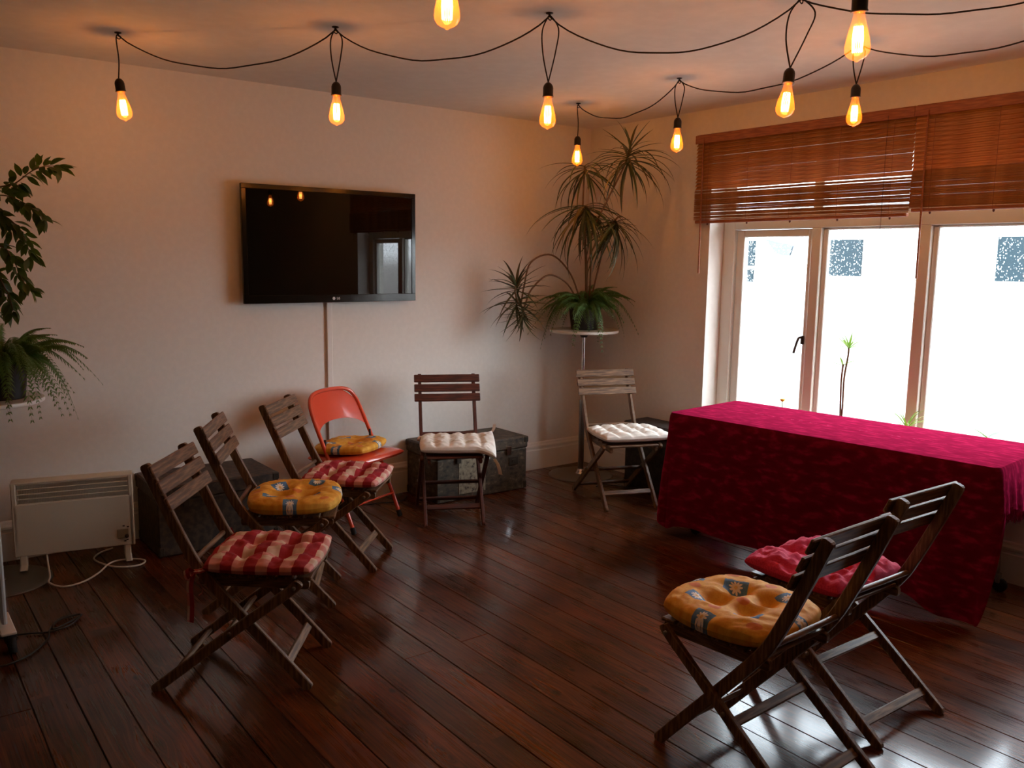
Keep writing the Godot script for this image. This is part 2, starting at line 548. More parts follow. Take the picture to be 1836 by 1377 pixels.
	var tr := []
	rng.seed = 15
	for l in lights:
		var cnt := int((l[1] - l[0]) * 3400)
		for i in cnt:
			var r := rng.randf_range(0.0009, 0.0028) * (1.0 if rng.randf() < 0.8 else 1.6)
			tr.append(Transform3D(Basis.from_scale(Vector3(r * 0.55, r * rng.randf_range(1.0, 1.5), r)), Vector3(fx + 0.0145 + r * 0.3, rng.randf_range(1.05, l[3]), rng.randf_range(l[0], l[1]))))
	mm.instance_count = tr.size()
	for i in tr.size(): mm.set_instance_transform(i, tr[i])
	var drops := MultiMeshInstance3D.new()
	drops.name = "rain_drops"
	drops.multimesh = mm
	drops.set_meta("kind", "stuff")
	drops.set_meta("label", "rain drops beaded on the outside of the panes")
	w.add_child(drops)

func build_blind(z0: float, z1: float, tight: bool, label: String, wand_z: float, bottom: float) -> void:
	var b := thing("wooden_blind", label, "blind", Vector3(-0.04, 0, (z0 + z1) / 2), 0.0, "brown wooden window blinds")
	var l := z1 - z0
	put("head_rail", cbox(Vector3(0.03, 0.034, l), 0.004), M.blind_rail, b, Vector3(0, 2.197, 0))
	put("valance", cbox(Vector3(0.006, 0.05, l), 0.002), M.blind_rail, b, Vector3(-0.021, 2.185, 0))
	rng.seed = int(z0 * 1000)
	var slat := cbox(Vector3(0.026, 0.0028, l - 0.0006), 0.0006)
	var hung := slat if tight else cbox(Vector3(0.030, 0.0028, l - 0.0006), 0.0006)
	var y := 2.158
	var stack_top := 1.872 if not tight else 1.900
	while y > stack_top + 0.012:
		var tilt := deg_to_rad(-49.0 + rng.randf_range(-1.5, 1.5)) if not tight else deg_to_rad(-72.0 + rng.randf_range(-1.0, 1.0))
		put("slat", hung, M.blind, b, Vector3(0, y, rng.randf_range(-0.0003, 0.0003)), Basis(Vector3.BACK, -tilt) * Basis(Vector3.UP, rng.randf_range(-0.001, 0.001)))
		y -= 0.0215
	# the gathered slats below
	y += 0.0215 - (0.0155 if tight else 0.0175)
	var n := 0
	var next_gap := 4
	while y > bottom + 0.022:
		var dip := rng.randf_range(-0.0016, 0.0016) if not tight else rng.randf_range(-0.0003, 0.0003)
		put("slat", slat, M.blind, b, Vector3(rng.randf_range(-0.002, 0.002), y, rng.randf_range(-0.0003, 0.0003)), Basis(Vector3.RIGHT, dip) * Basis(Vector3.BACK, rng.randf_range(-0.03, 0.10)))
		n += 1
		y -= 0.0030
		if not tight and n == next_gap:
			y -= rng.randf_range(0.0015, 0.0042)
			next_gap += rng.randi_range(3, 13)
	put("bottom_rail", cbox(Vector3(0.028, 0.018, l - 0.02), 0.004), M.blind_rail, b, Vector3(0, bottom + 0.009, 0))
	var nt := 4
	for i in nt + 1:
		var zz := -l / 2 + 0.10 + (l - 0.2) * i / nt
		var c := MB.new()
		for s in [-0.016, 0.016]:
			c.tube([Vector3(s, 2.18, zz), Vector3(s, bottom, zz)], 0.0011, 5)
		put("ladder_cord", c.mesh(), M.blind_rail, b)
		var kb := MB.new()
		kb.lathe([[0.0, -0.012], [0.004, -0.010], [0.006, -0.003], [0.004, 0.0], [0, 0.0]], 8)
		put("cord_knot", kb.mesh(), M.cr[1], b, Vector3(0, bottom, zz))
	var wb := MB.new()
	wb.tube([Vector3(-0.03, 2.185, 0), Vector3(-0.032, 2.16, 0), Vector3(-0.032, 1.39, 0.004)], [0.002, 0.0045, 0.005], 8)
	put("tilt_wand", wb.mesh(), M.blind_rail, b, Vector3(0, 0, wand_z - (z0 + z1) / 2))
	var pc := MB.new()
	pc.tube([Vector3(-0.028, 2.18, 0), Vector3(-0.028, 1.63, 0)], 0.0012, 5)
	put("pull_cord", pc.mesh(), M.cr[1], b, Vector3(0, 0, l / 2 - 0.13))

# ------------------------------------------------------------------ lights
func bulb_mesh() -> ArrayMesh:
	# teardrop filament bulb, hangs from y = 0 downwards
	if not cache.has("bulb"):
		var prof := [[0.0, 0.0], [0.0125, 0.0], [0.0135, -0.006], [0.0155, -0.018], [0.0215, -0.040], [0.0275, -0.062], [0.0310, -0.080], [0.0318, -0.090], [0.0300, -0.100], [0.0240, -0.109], [0.0150, -0.115], [0.0060, -0.118], [0.0035, -0.121], [0.0, -0.122]]
		var m := MB.new()
		m.lathe(prof, 24)
		cache["bulb"] = m.mesh()
	return cache["bulb"]

func filament_mesh() -> ArrayMesh:
	if not cache.has("fil"):
		var m := MB.new()
		for i in 14:
			var a := TAU * i / 14; var a2 := TAU * (i + 0.5) / 14
			m.tube([Vector3(cos(a) * 0.0105, -0.036, sin(a) * 0.0105), Vector3(cos(a) * 0.013, -0.066, sin(a) * 0.013), Vector3(cos(a2) * 0.0115, -0.098, sin(a2) * 0.0115)], 0.0014, 4)
		cache["fil"] = m.mesh()
	return cache["fil"]

const BULB_ENERGY := 0.030
func pendant(hook: Vector3, top: float, label: String, loop: float, lean := Vector3.ZERO, visible_parts := true) -> void:
	# hook: point on the ceiling; top: height of the socket's top
	var p := thing("pendant_bulb", label, "light bulb", hook, 0.0, "filament bulbs on the swagged cable")
	var drop := top - hook.y
	var sk := Vector3(0, drop, 0) + lean
	var c := MB.new()
	if loop > 0.0:
		c.tube(smooth([Vector3(0, -0.006, 0), Vector3(-loop * 0.6, drop * 0.25, -loop * 0.45), Vector3(-loop * 0.5, drop * 0.6, -loop * 0.4) + lean * 0.5, sk]), 0.0028, 6)
		c.tube(smooth([Vector3(0, -0.006, 0), Vector3(loop * 0.8, drop * 0.22, loop * 0.62), Vector3(loop * 0.6, drop * 0.55, loop * 0.45) + lean * 0.5, sk]), 0.0028, 6)
	else:
		c.tube(smooth([Vector3(0, -0.006, 0), Vector3(-0.008, drop * 0.15, 0), Vector3(0.002, drop * 0.6, 0) + lean * 0.6, sk]), 0.0028, 6)
	put("cord", c.mesh(), M.cord, p)
	var tilt := Basis()
	if lean.length() > 0.001:
		tilt = Basis(Vector3(0, -1, 0).cross(lean).normalized(), -0.12 if lean.length() < 0.02 else 0.16)
	if not cache.has("socket"):
		var m := MB.new()
		m.lathe([[0.0, 0.0], [0.006, 0.0], [0.012, -0.004], [0.0175, -0.012], [0.0195, -0.020], [0.0195, -0.047], [0.021, -0.049], [0.021, -0.053], [0.0135, -0.053], [0.0135, -0.045], [0.0, -0.045]], 20)
		cache["socket"] = m.mesh()
	put("socket", cache["socket"], M.bronze_socket, p, sk, tilt)
	var g := put("bulb", bulb_mesh(), M.bulb_glass, p, sk + tilt * Vector3(0, -0.050, 0), tilt)
	put("filament", filament_mesh(), M.filament, g)
	var st := MB.new()
	st.lathe([[0.0, -0.002], [0.010, -0.002], [0.006, -0.012], [0.003, -0.020], [0.003, -0.036], [0.0, -0.036]], 10)
	st.tube([Vector3(0, -0.036, 0), Vector3(0, -0.104, 0)], 0.0014, 6)
	put("stem", st.mesh(), M.bulb_glass, g)
	var l := OmniLight3D.new()
	l.name = "glow"
	l.light_color = Color(1.0, 0.54, 0.15)
	l.light_energy = BULB_ENERGY
	l.light_size = 0.014
	l.omni_range = 12.0
	l.omni_attenuation = 2.0
	l.shadow_enabled = true
	g.add_child(l)
	l.position = Vector3(0, -0.066, 0)

func cable_row(label: String, hooks: Array, sags: Array) -> void:
	var t := thing("swagged_cable", label, "cable", Vector3(0, 0, 0), 0.0, "black cloth cables swagged from ceiling hooks")
	for i in hooks.size():
		var h: Vector3 = hooks[i]
		var hk := MB.new()
		hk.lathe([[0.0, 0.0], [0.014, 0.0], [0.014, -0.003], [0.005, -0.006], [0.003, -0.012], [0.0, -0.012]], 12)
		hk.tube(smooth([Vector3(0, -0.010, 0), Vector3(0.010, -0.016, 0), Vector3(0.004, -0.026, 0), Vector3(-0.008, -0.020, 0)], 4), 0.0022, 6)
		put("ceiling_hook", hk.mesh(), M.bronze_socket, t, h)
		if i == hooks.size() - 1: break
		var e: Vector3 = hooks[i + 1]
		var pts := []
		for k in 25:
			var s := k / 24.0
			var w := 4.0 * s * (1.0 - s)
			pts.append(h.lerp(e, s) + Vector3(0, -0.012 - sags[i] * pow(w, 0.85), 0) + Vector3(sin(s * 17.0 + i) * 0.004, sin(s * 23.0 + i * 2) * 0.002, 0) * w)
		var m := MB.new()
		m.tube(pts, 0.0030, 6)
		put("cable_span", m.mesh(), M.cord, t)

# ------------------------------------------------------------------ chairs
func make_wood_chair(label: String, W: Array, at: Vector2, deg: float, back := -0.165) -> Node3D:
	# local +x is the way the chair faces
	var t := thing("folding_chair", label, "chair", Vector3(at.x, 0, at.y), -deg_to_rad(deg), "wooden folding chairs")
	var Z := Vector3(0, 0, 1)
	var key := "chairparts%s" % back
	if not cache.has(key):
		var d := {}
		var m := MB.new()
		var path := smooth([Vector3(-0.167, 0.775, 0), Vector3(-0.118, 0.66, 0), Vector3(-0.045, 0.50, 0), Vector3(0.01, 0.405, 0), Vector3(0.13, 0.262, 0), Vector3(0.25, 0.125, 0), Vector3(0.358, 0.0, 0)], 3)
		m.bar(path, 0.036, 0.018, Z, 0.003)
		d.stile = m.mesh()
		m = MB.new()
		m.bar(smooth([Vector3(0.335, 0.386, 0), Vector3(0.30, 0.352, 0), Vector3(lerpf(back, 0.335, 0.535), 0.205, 0), Vector3(back, 0.0, 0)], 3), 0.034, 0.018, Z, 0.003)
		d.rear = m.mesh()
		m = MB.new()
		m.bar([Vector3(-0.010, 0.376, 0), Vector3(0.36, 0.364, 0)], 0.034, 0.016, Z, 0.003)
		d.rail = m.mesh()
		m = MB.new()
		m.tube([Vector3(0, 0, -0.15), Vector3(0, 0, 0.15)], 0.009, 10)
		d.dowel = m.mesh()
		m = MB.new()
		m.tube([Vector3(0, 0, -0.004), Vector3(0, 0, 0.004)], 0.007, 10)
		d.bolt = m.mesh()
		cache[key] = d
	var P: Dictionary = cache[key]
	for s in [-1.0, 1.0]:
		put("leg", P.stile, W[1], t, Vector3(0, 0, s * 0.160)).set_meta("label", "long side post from back top to front foot")
		put("leg", P.rear, W[1], t, Vector3(0, 0, s * 0.1805)).set_meta("label", "crossing rear leg")
		put("seat_rail", P.rail, W[0], t, Vector3(0, 0, s * 0.141))
		put("bolt", P.bolt, M.brushed, t, Vector3(0.318, 0.367, s * 0.191))
		put("bolt", P.bolt, M.brushed, t, Vector3(lerpf(back, 0.335, 0.53), 0.206, s * 0.191))
	# back slats, on the front of the posts
	var up := (Vector3(-0.167, 0.775, 0) - Vector3(-0.045, 0.50, 0)).normalized()
	var fw := Vector3(up.y, -up.x, 0)
	for i in 3:
		var c := Vector3(-0.160, 0.759, 0) - up * (0.016 + i * 0.0585) + fw * 0.0235
		put("back_slat", cbox(Vector3(0.012, 0.046, 0.388), 0.003), W[2], t, c, Basis(fw, up, Z))
	for i in 6:
		var sx := 0.030 + i * 0.0625
		put("seat_slat", cbox(Vector3(0.052, 0.012, 0.31 if i > 0 else 0.29), 0.003), W[2], t, Vector3(sx, 0.3965 - sx * 0.032, 0))
	put("dowel", P.dowel, W[2], t, Vector3(-0.024, 0.445, 0))
	put("stretcher", cbox(Vector3(0.014, 0.030, 0.302), 0.003), W[2], t, Vector3(0.282, 0.088, 0), Basis(Z, 0.72))
	put("stretcher", cbox(Vector3(0.014, 0.030, 0.342), 0.003), W[2], t, Vector3(back + 0.067, 0.052, 0), Basis(Z, -0.9))
	put("stretcher", cbox(Vector3(0.014, 0.028, 0.342), 0.003), W[2], t, Vector3(lerpf(back, 0.335, 0.48), 0.186, 0), Basis(Z, -0.9))
	return t

func cushion_mesh(hw: float, hd: float, H: float, k: float, tufts: Array, tr: float, dep: float, lines_u: Array, lines_v: Array, line_dep: float, warp: Callable, nn := 44, wob := 0.0, sd := 1) -> ArrayMesh:
	var f := FastNoiseLite.new()
	f.seed = sd; f.frequency = 1.4; f.fractal_octaves = 3
	var m := MB.new()
	for side in [1, -1]:
		var rows := []
		var uvs := []
		for r in nn + 1:
			var row := PackedVector3Array()
			var ur := PackedVector2Array()
			for c in nn + 1:
				# sample denser near the rim
				var u := sin((c / float(nn) * 2.0 - 1.0) * PI / 2) * 0.6 + (c / float(nn) * 2.0 - 1.0) * 0.4
				var w := sin((r / float(nn) * 2.0 - 1.0) * PI / 2) * 0.6 + (r / float(nn) * 2.0 - 1.0) * 0.4
				var px := u * sqrt(1.0 - k * w * w / 2.0) * hw
				var pz := w * sqrt(1.0 - k * u * u / 2.0) * hd
				var e := maxf(0.0, (1.0 - pow(absf(u), 5.0)) * (1.0 - pow(absf(w), 5.0)))
				var p := pow(e, 0.34)
				var y := H * 0.45
				if side > 0:
					var t := 0.0
					for q in tufts:
						var d := Vector2((u - q[0]) * hw, (w - q[1]) * hd).length()
						t = maxf(t, exp(-d * d / (tr * tr)))
					var li := 0.0
					for q in lines_u: li = maxf(li, exp(-pow((u - q) * hw / (tr * 0.55), 2)))
					for q in lines_v: li = maxf(li, exp(-pow((w - q) * hd / (tr * 0.55), 2)))
					y += H * 0.55 * p - (dep * t + line_dep * li * (1.0 - 0.5 * t)) * p
					y += wob * f.get_noise_2d(u * 2.2, w * 2.2) * p
				else:
					y -= H * 0.45 * pow(e, 0.30)
				row.append(warp.call(Vector3(px, y, pz)))
				ur.append(Vector2(u, w) * 0.5 + Vector2(0.5, 0.5))
			rows.append(row); uvs.append(ur)
		m.grid(rows, uvs, false, side > 0)
	return m.mesh()

func on_chair(at: Vector2, deg: float, s: float, l: float, y: float) -> Vector3:
	# point s ahead and l to the side of a chair's seat joint
	var a := deg_to_rad(deg)
	return Vector3(at.x + s * cos(a) + l * sin(a), y, at.y + s * sin(a) - l * cos(a))

func ribbon(m: MB, path: Array, w: float, side: Vector3) -> void:
	var rows := []
	var uvs := []
	for i in path.size():
		rows.append(PackedVector3Array([path[i] - side * w / 2, path[i] + side * w / 2]))
		var vv := 0.5 * i / path.size()
		uvs.append(PackedVector2Array([Vector2(0.12, vv), Vector2(0.26, vv)]))
	m.grid(rows, uvs)
	var rows2 := []
	for i in path.size():
		var o := Vector3(0.0012, 0.0004, 0.0012)
		rows2.append(PackedVector3Array([path[i] - side * w / 2 + o, path[i] + side * w / 2 + o]))
	m.grid(rows2, uvs, false, true)

# ------------------------------------------------------------------ the orange chair
func build_orange_chair() -> void:
	var at := Vector3(-1.98, 0, 0.517)
	var t := thing("metal_folding_chair", "glossy orange steel folding chair with curved back by wall", "chair", at, -deg_to_rad(67.6))
	# local +x faces forward; origin between the front feet
	var hw := 0.198
	var m := MB.new()
	var p := []
	for s in [-1.0, 1.0]:
		var leg := [Vector3(0.0, 0.012, s * hw), Vector3(-0.16, 0.36, s * hw * 1.0), Vector3(-0.27, 0.58, s * hw * 0.99), Vector3(-0.315, 0.675, s * hw * 0.90), Vector3(-0.335, 0.716, s * hw * 0.62)]
		if s > 0: leg.reverse()
		if s > 0: p.append(Vector3(-0.340, 0.726, 0.0))
		p.append_array(leg)
	m.tube(smooth(p, 5), 0.011, 10)
	put("frame_tube", m.mesh(), M.orange, t)
	# back panel
	m = MB.new()
	for layer in [0.0, -0.0022]:
		var rows := []
		for r in 13:
			var f := r / 12.0
			var row := PackedVector3Array()
			for c in 25:
				var u := c / 24.0 * 2.0 - 1.0
				var edge_top := 0.726 - 0.095 * pow(absf(u), 3.2)
				var edge_bot := 0.545 + 0.018 * (1.0 - u * u) - 0.035 * pow(absf(u), 4.0)
				var y := lerpf(edge_bot, edge_top, f)
				var x: float = -0.27 - (y - 0.58) * 0.47 - 0.024 * (1.0 - u * u) + layer
				row.append(Vector3(x, y, u * hw * 0.985))
			rows.append(row)
		m.grid(rows, [], false, layer < 0.0)
	put("backrest", m.mesh(), M.orange, t)
	# seat pan
	var flat := func(q: Vector3) -> Vector3: return q
	put("seat", cushion_mesh(0.195, 0.205, 0.050, 0.25, [], 0.05, 0.0, [0.0], [], 0.006, flat, 30), M.orange, t, Vector3(-0.145, 0.354, 0), Basis(Vector3(0, 0, 1), 0.04))
	# rear legs
	m = MB.new()
	var q := []
	for s in [-1.0, 1.0]:
		var leg := [Vector3(-0.42, 0.012, s * 0.175), Vector3(-0.25, 0.22, s * 0.175), Vector3(-0.11, 0.375, s * 0.175)]
		m.tube(leg, 0.010, 10)
	m.tube([Vector3(-0.36, 0.085, -0.175), Vector3(-0.36, 0.085, 0.175)], 0.007, 8)
	put("rear_leg_frame", m.mesh(), M.orange, t)
	m = MB.new()
	m.tube([Vector3(-0.05, 0.13, -hw), Vector3(-0.05, 0.13, hw)], 0.007, 8)
	put("stretcher", m.mesh(), M.orange, t)
	for s in [-1.0, 1.0]:
		var f := MB.new()
		f.tube([Vector3(0, 0, 0), Vector3(-0.014, 0.034, 0)], 0.0145, 10)
		put("rubber_foot", f.mesh(), M.rubber, t, Vector3(0.002, 0.0, s * hw))
		f = MB.new()
		f.tube([Vector3(0, 0, 0), Vector3(0.024, 0.032, 0)], 0.0135, 10)
		put("rubber_foot", f.mesh(), M.rubber, t, Vector3(-0.424, 0.0, s * 0.175))
		put("hinge", cbox(Vector3(0.012, 0.05, 0.008), 0.002), M.black, t, Vector3(-0.205, 0.46, s * (hw - 0.012)))

# ------------------------------------------------------------------ table
func build_table() -> void:
	# corners at FL (-0.785, 1.543)  BL (-0.166, 1.478)  FR (-0.648, 3.133), pushed up to the window
	var c := Vector3(-0.4090, 0, 2.311)
	var ang := atan2(0.0858, 0.996)      # turn of the long side from +z towards +x
	var t := thing("folding_table", "long folding table under a crimson velvet cloth, metal legs", "table", c, ang)
	var L := 1.596
	var W := 0.622
	put("table_top", cbox(Vector3(W - 0.03, 0.028, L - 0.03), 0.004), M.cream_metal, t, Vector3(0, 0.648, 0))
	for s in [-1.0, 1.0]:
		for sx in [-1.0, 1.0]:
			var m := MB.new()
			m.tube(smooth([Vector3(sx * 0.18, 0.635, s * 0.66), Vector3(sx * 0.18, 0.35, s * 0.67), Vector3(sx * 0.185, 0.075, s * 0.68)], 4), 0.0125, 10)
			put("leg", m.mesh(), M.brushed, t)
			var w := MB.new()
			w.tube([Vector3(-0.010, 0, 0), Vector3(0.010, 0, 0)], 0.030, 16)
			put("castor", w.mesh(), M.rubber, t, Vector3(sx * 0.185, 0.030, s * 0.695))
			put("castor_fork", cbox(Vector3(0.032, 0.046, 0.02), 0.004), M.brushed, t, Vector3(sx * 0.185, 0.062, s * 0.686))
		var b := MB.new()
		b.tube([Vector3(-0.18, 0.28, s * 0.672), Vector3(0.18, 0.28, s * 0.672)], 0.008, 8)
		put("crossbar", b.mesh(), M.brushed, t)
	# the cloth: a top and four hanging sides in one continuous sheet
	var cl := MB.new()
	var hx := W / 2 + 0.004
	var hz := L / 2 + 0.004
	var yt := 0.667
	var f := FastNoiseLite.new()
	f.seed = 8; f.frequency = 1.0; f.fractal_octaves = 3
	# perimeter, starting front-left going round: front side (x = -hx), z from -hz to hz, then the right end, back, left end
	var per := []
	var rad := 0.03
	var add := func(x: float, z: float, nx: float, nz: float, tagname: String, frac: float) -> void: per.append([x, z, nx, nz, tagname, frac])
	for i in 91: add.call(-hx, lerpf(-hz + rad, hz - rad, i / 90.0), -1.0, 0.0, "front", i / 90.0)
	for i in range(1, 12):
		var a := PI / 2 * i / 12.0
		add.call(-hx + rad - rad * cos(a), hz - rad + rad * sin(a), -cos(a), sin(a), "fr", i / 12.0)
	for i in 41: add.call(lerpf(-hx + rad, hx - rad, i / 40.0), hz, 0.0, 1.0, "right", i / 40.0)
	for i in range(1, 12):
		var a := PI / 2 * i / 12.0
		add.call(hx - rad + rad * sin(a), hz - rad + rad * cos(a), sin(a), cos(a), "br", i / 12.0)
	for i in 61: add.call(hx, lerpf(hz - rad, -hz + rad, i / 60.0), 1.0, 0.0, "back", i / 60.0)
	for i in range(1, 12):
		var a := PI / 2 * i / 12.0
		add.call(hx - rad + rad * cos(a), -hz + rad - rad * sin(a), cos(a), -sin(a), "bl", i / 12.0)
	for i in 41: add.call(lerpf(hx - rad, -hx + rad, i / 40.0), -hz, 0.0, -1.0, "left", i / 40.0)
	for i in range(1, 13):
		var a := PI / 2 * i / 12.0
		add.call(-hx + rad - rad * sin(a), -hz + rad - rad * cos(a), -sin(a), -cos(a), "fl", i / 12.0)
	per.append(per[0].duplicate())
	var rows := []
	var nt := 34
	var arc := 0.0
	var arcs := [0.0]
	for i in range(1, per.size()):
		arc += Vector2(per[i][0] - per[i - 1][0], per[i][1] - per[i - 1][1]).length()
		arcs.append(arc)
	for r in nt + 1:
		var q := r / float(nt)
		var row := PackedVector3Array()
		for i in per.size():
			var e: Array = per[i]
			var hem := 0.17
			var fold := 0.0
			var out := 0.0
			var s: float = arcs[i]
			match e[4]:
				"front":
					hem = 0.072 - 0.060 * smoothstep(0.80, 0.93, e[5]) - 0.026 * (1.0 - smoothstep(0.0, 0.05, e[5])) + 0.004 * sin(s * 9.0)
					fold = 0.009 * sin(s * 19.0 + 1.0) + 0.006 * sin(s * 33.0)
				"fr":
					hem = lerpf(0.014, 0.46, smoothstep(0.10, 0.95, e[5]))
					out = 0.022 * sin(PI * e[5])
				"right":
					hem = 0.475 + 0.015 * sin(e[5] * 14.0)
					fold = 0.008 * sin(e[5] * 42.0)
				"br": hem = 0.45
				"back":
					hem = 0.44
					fold = 0.006 * sin(s * 26.0)
				"bl":
					hem = lerpf(0.44, 0.10, e[5])
					out = 0.03 * sin(PI * e[5])
				"left":
					hem = 0.10
					fold = 0.010 * sin(s * 24.0)
				"fl":
					hem = lerpf(0.10, 0.046, e[5])
					out = 0.028 * sin(PI * e[5])
			var drop := (yt - hem) * q
			var round_in := 0.010 * (1.0 - exp(-drop / 0.012)) + 0.02 * q
			var push: float = round_in + (fold + out) * smoothstep(0.05, 0.9, q) + 0.003 * f.get_noise_2d(s * 14.0, q * 5.0) * q
			if e[4] in ["back", "br"]: push = minf(push, 0.006)
			row.append(Vector3(e[0] + e[2] * push, yt - drop, e[1] + e[3] * push))
		rows.append(row)
	cl.grid(rows, [], true, false)
	# top: rings shrinking to the middle line so that it joins the sides
	var tops := []
	for r in 13:
		var q := r / 12.0
		var row := PackedVector3Array()
		for i in per.size():
			var e: Array = per[i]
			var px: float = lerpf(e[0], 0.0, q)
			var pz: float = lerpf(e[1], clampf(e[1], -hz + hx, hz - hx), q)
			row.append(Vector3(px, yt + (0.0025 + 0.0022 * f.get_noise_2d(px * 9.0, pz * 9.0)) * smoothstep(0.0, 0.1, q), pz))
		tops.append(row)
	cl.grid(tops, [], true, true)
	var o := put("tablecloth", cl.mesh(), M.velvet, self, c, Basis(Vector3.UP, ang))
	tag(o, "crimson crushed velvet cloth draped over the long table", "tablecloth")
	# fringe on the short end
	var fr := MB.new()
	rng.seed = 88
	for i in 70:
		var fx := lerpf(-hx + 0.02, hx - 0.02, i / 69.0)
		var y0 := 0.485 + 0.015 * sin((i / 69.0) * 14.0)
		var sway := rng.randf_range(-0.008, 0.008)
		fr.tube([Vector3(fx, y0, hz + 0.030), Vector3(fx + sway * 0.5, y0 - 0.03, hz + 0.033), Vector3(fx + sway, y0 - rng.randf_range(0.05, 0.065), hz + 0.030)], [0.0022, 0.0018, 0.0008], 5)
	put("fringe", fr.mesh(), M.velvet, o)

# ------------------------------------------------------------------ storage trunks
func build_trunk(called: String, label: String, lo: Vector3, hi: Vector3, body: Material, patch: bool, front_axis: int) -> void:
	var c := Vector3((lo.x + hi.x) / 2, 0, (lo.z + hi.z) / 2)
	var t := thing(called, label, "trunk", c)
	var s := hi - lo
	var lid := 0.075
	put("body", cbox(Vector3(s.x, s.y - lid - 0.004, s.z), 0.006), body, t, Vector3(0, (s.y - lid - 0.004) / 2 + 0.002, 0))
	put("lid", cbox(Vector3(s.x + 0.012, lid, s.z + 0.012), 0.008), body, t, Vector3(0, s.y - lid / 2, 0))
	for sx in [-1.0, 1.0]:
		for sz in [-1.0, 1.0]:
			put("corner_cap", cbox(Vector3(0.038, 0.04, 0.038), 0.006), M.iron, t, Vector3(sx * (s.x / 2 - 0.010), s.y - 0.022, sz * (s.z / 2 - 0.010)))
			put("corner_cap", cbox(Vector3(0.03, 0.05, 0.03), 0.006), M.iron, t, Vector3(sx * (s.x / 2 - 0.012), 0.028, sz * (s.z / 2 - 0.012)))
	if front_axis == 2:
		for fx in [-0.28, 0.28]:
			put("latch", cbox(Vector3(0.034, 0.06, 0.012), 0.003), M.chrome if fx > 0 and patch else M.iron, t, Vector3(fx * s.x, s.y - lid - 0.004, s.z / 2 + 0.010))
		put("lock_plate", cbox(Vector3(0.075, 0.055, 0.006), 0.002), M.iron, t, Vector3(s.x * 0.34, s.y - lid - 0.075, s.z / 2 + 0.003))
		put("lock_cover", cbox(Vector3(0.030, 0.018, 0.004), 0.001), M.iron, t, Vector3(s.x * 0.34, s.y - lid - 0.072, s.z / 2 + 0.007))
		if patch:
			put("paint_panel", cbox(Vector3(0.20, 0.215, 0.003), 0.001), M.worn_paint, t, Vector3(-0.085, 0.145, s.z / 2 + 0.0015))
	else:
		for fz in [-0.28, 0.28]:
			put("latch", cbox(Vector3(0.012, 0.06, 0.034), 0.003), M.iron, t, Vector3(-s.x / 2 - 0.010, s.y - lid - 0.004, fz * s.z))
	var hb := MB.new()
	hb.tube(smooth([Vector3(0, 0, -0.06), Vector3(0.022, -0.008, -0.05), Vector3(0.026, -0.012, 0), Vector3(0.022, -0.008, 0.05), Vector3(0, 0, 0.06)], 4), 0.006, 8)
	if front_axis == 2: put("handle", hb.mesh(), M.iron, t, Vector3(s.x / 2, s.y * 0.55, 0))

# ------------------------------------------------------------------ television, heater, radiator
func build_tv() -> void:
	var w := 1.060
	var h := 0.634
	var t := thing("television", "large black flat screen television mounted on the wall", "television", Vector3(-1.997, 1.519, 0.0))
	put("casing", cbox(Vector3(w - 0.06, h - 0.06, 0.05), 0.01), M.black, t, Vector3(0, 0, 0.035))
	var m := MB.new()
	var bw := 0.026
	for q in [[0.0, h / 2 - bw / 2, w, bw], [0.0, -h / 2 + 0.022, w, 0.044], [-w / 2 + bw / 2, 0.009, bw, h - bw - 0.044], [w / 2 - bw / 2, 0.009, bw, h - bw - 0.044]]:
		m.box(Vector3(q[2], q[3], 0.022), Vector3(q[0], q[1], 0.060), 0.002)
	put("bezel", m.mesh(), M.bezel, t)
	put("screen", cbox(Vector3(w - 0.05, h - 0.068, 0.006), 0.0), M.screen, t, Vector3(0, 0.009, 0.064))
	put("wall_bracket", cbox(Vector3(0.40, 0.22, 0.012), 0.002), M.black, t, Vector3(0, 0, 0.006))
	# maker's mark
	var logo := TextMesh.new()
	var fnt := SystemFont.new()
	fnt.font_names = PackedStringArray(["Droid Sans"])
	fnt.font_weight = 700
	logo.font = fnt
	logo.text = "LG"
	logo.font_size = 24
	logo.pixel_size = 0.00075
	logo.depth = 0.001
	put("logo_letters", logo, M.logo, t, Vector3(0.018, -h / 2 + 0.022, 0.0715))
	var disc := MB.new()
	disc.tube([Vector3(0, 0, 0), Vector3(0, 0, 0.001)], 0.0085, 20)
	put("logo_disc", disc.mesh(), M.logo, t, Vector3(-0.010, -h / 2 + 0.022, 0.071))
	var cd := put("cable_conduit", cbox(Vector3(0.034, 1.05, 0.016), 0.003), M.wall, self, Vector3(-2.010, 0.192 + 0.525, 0.008))
	tag(cd, "slim painted cable conduit running down below the television", "conduit")

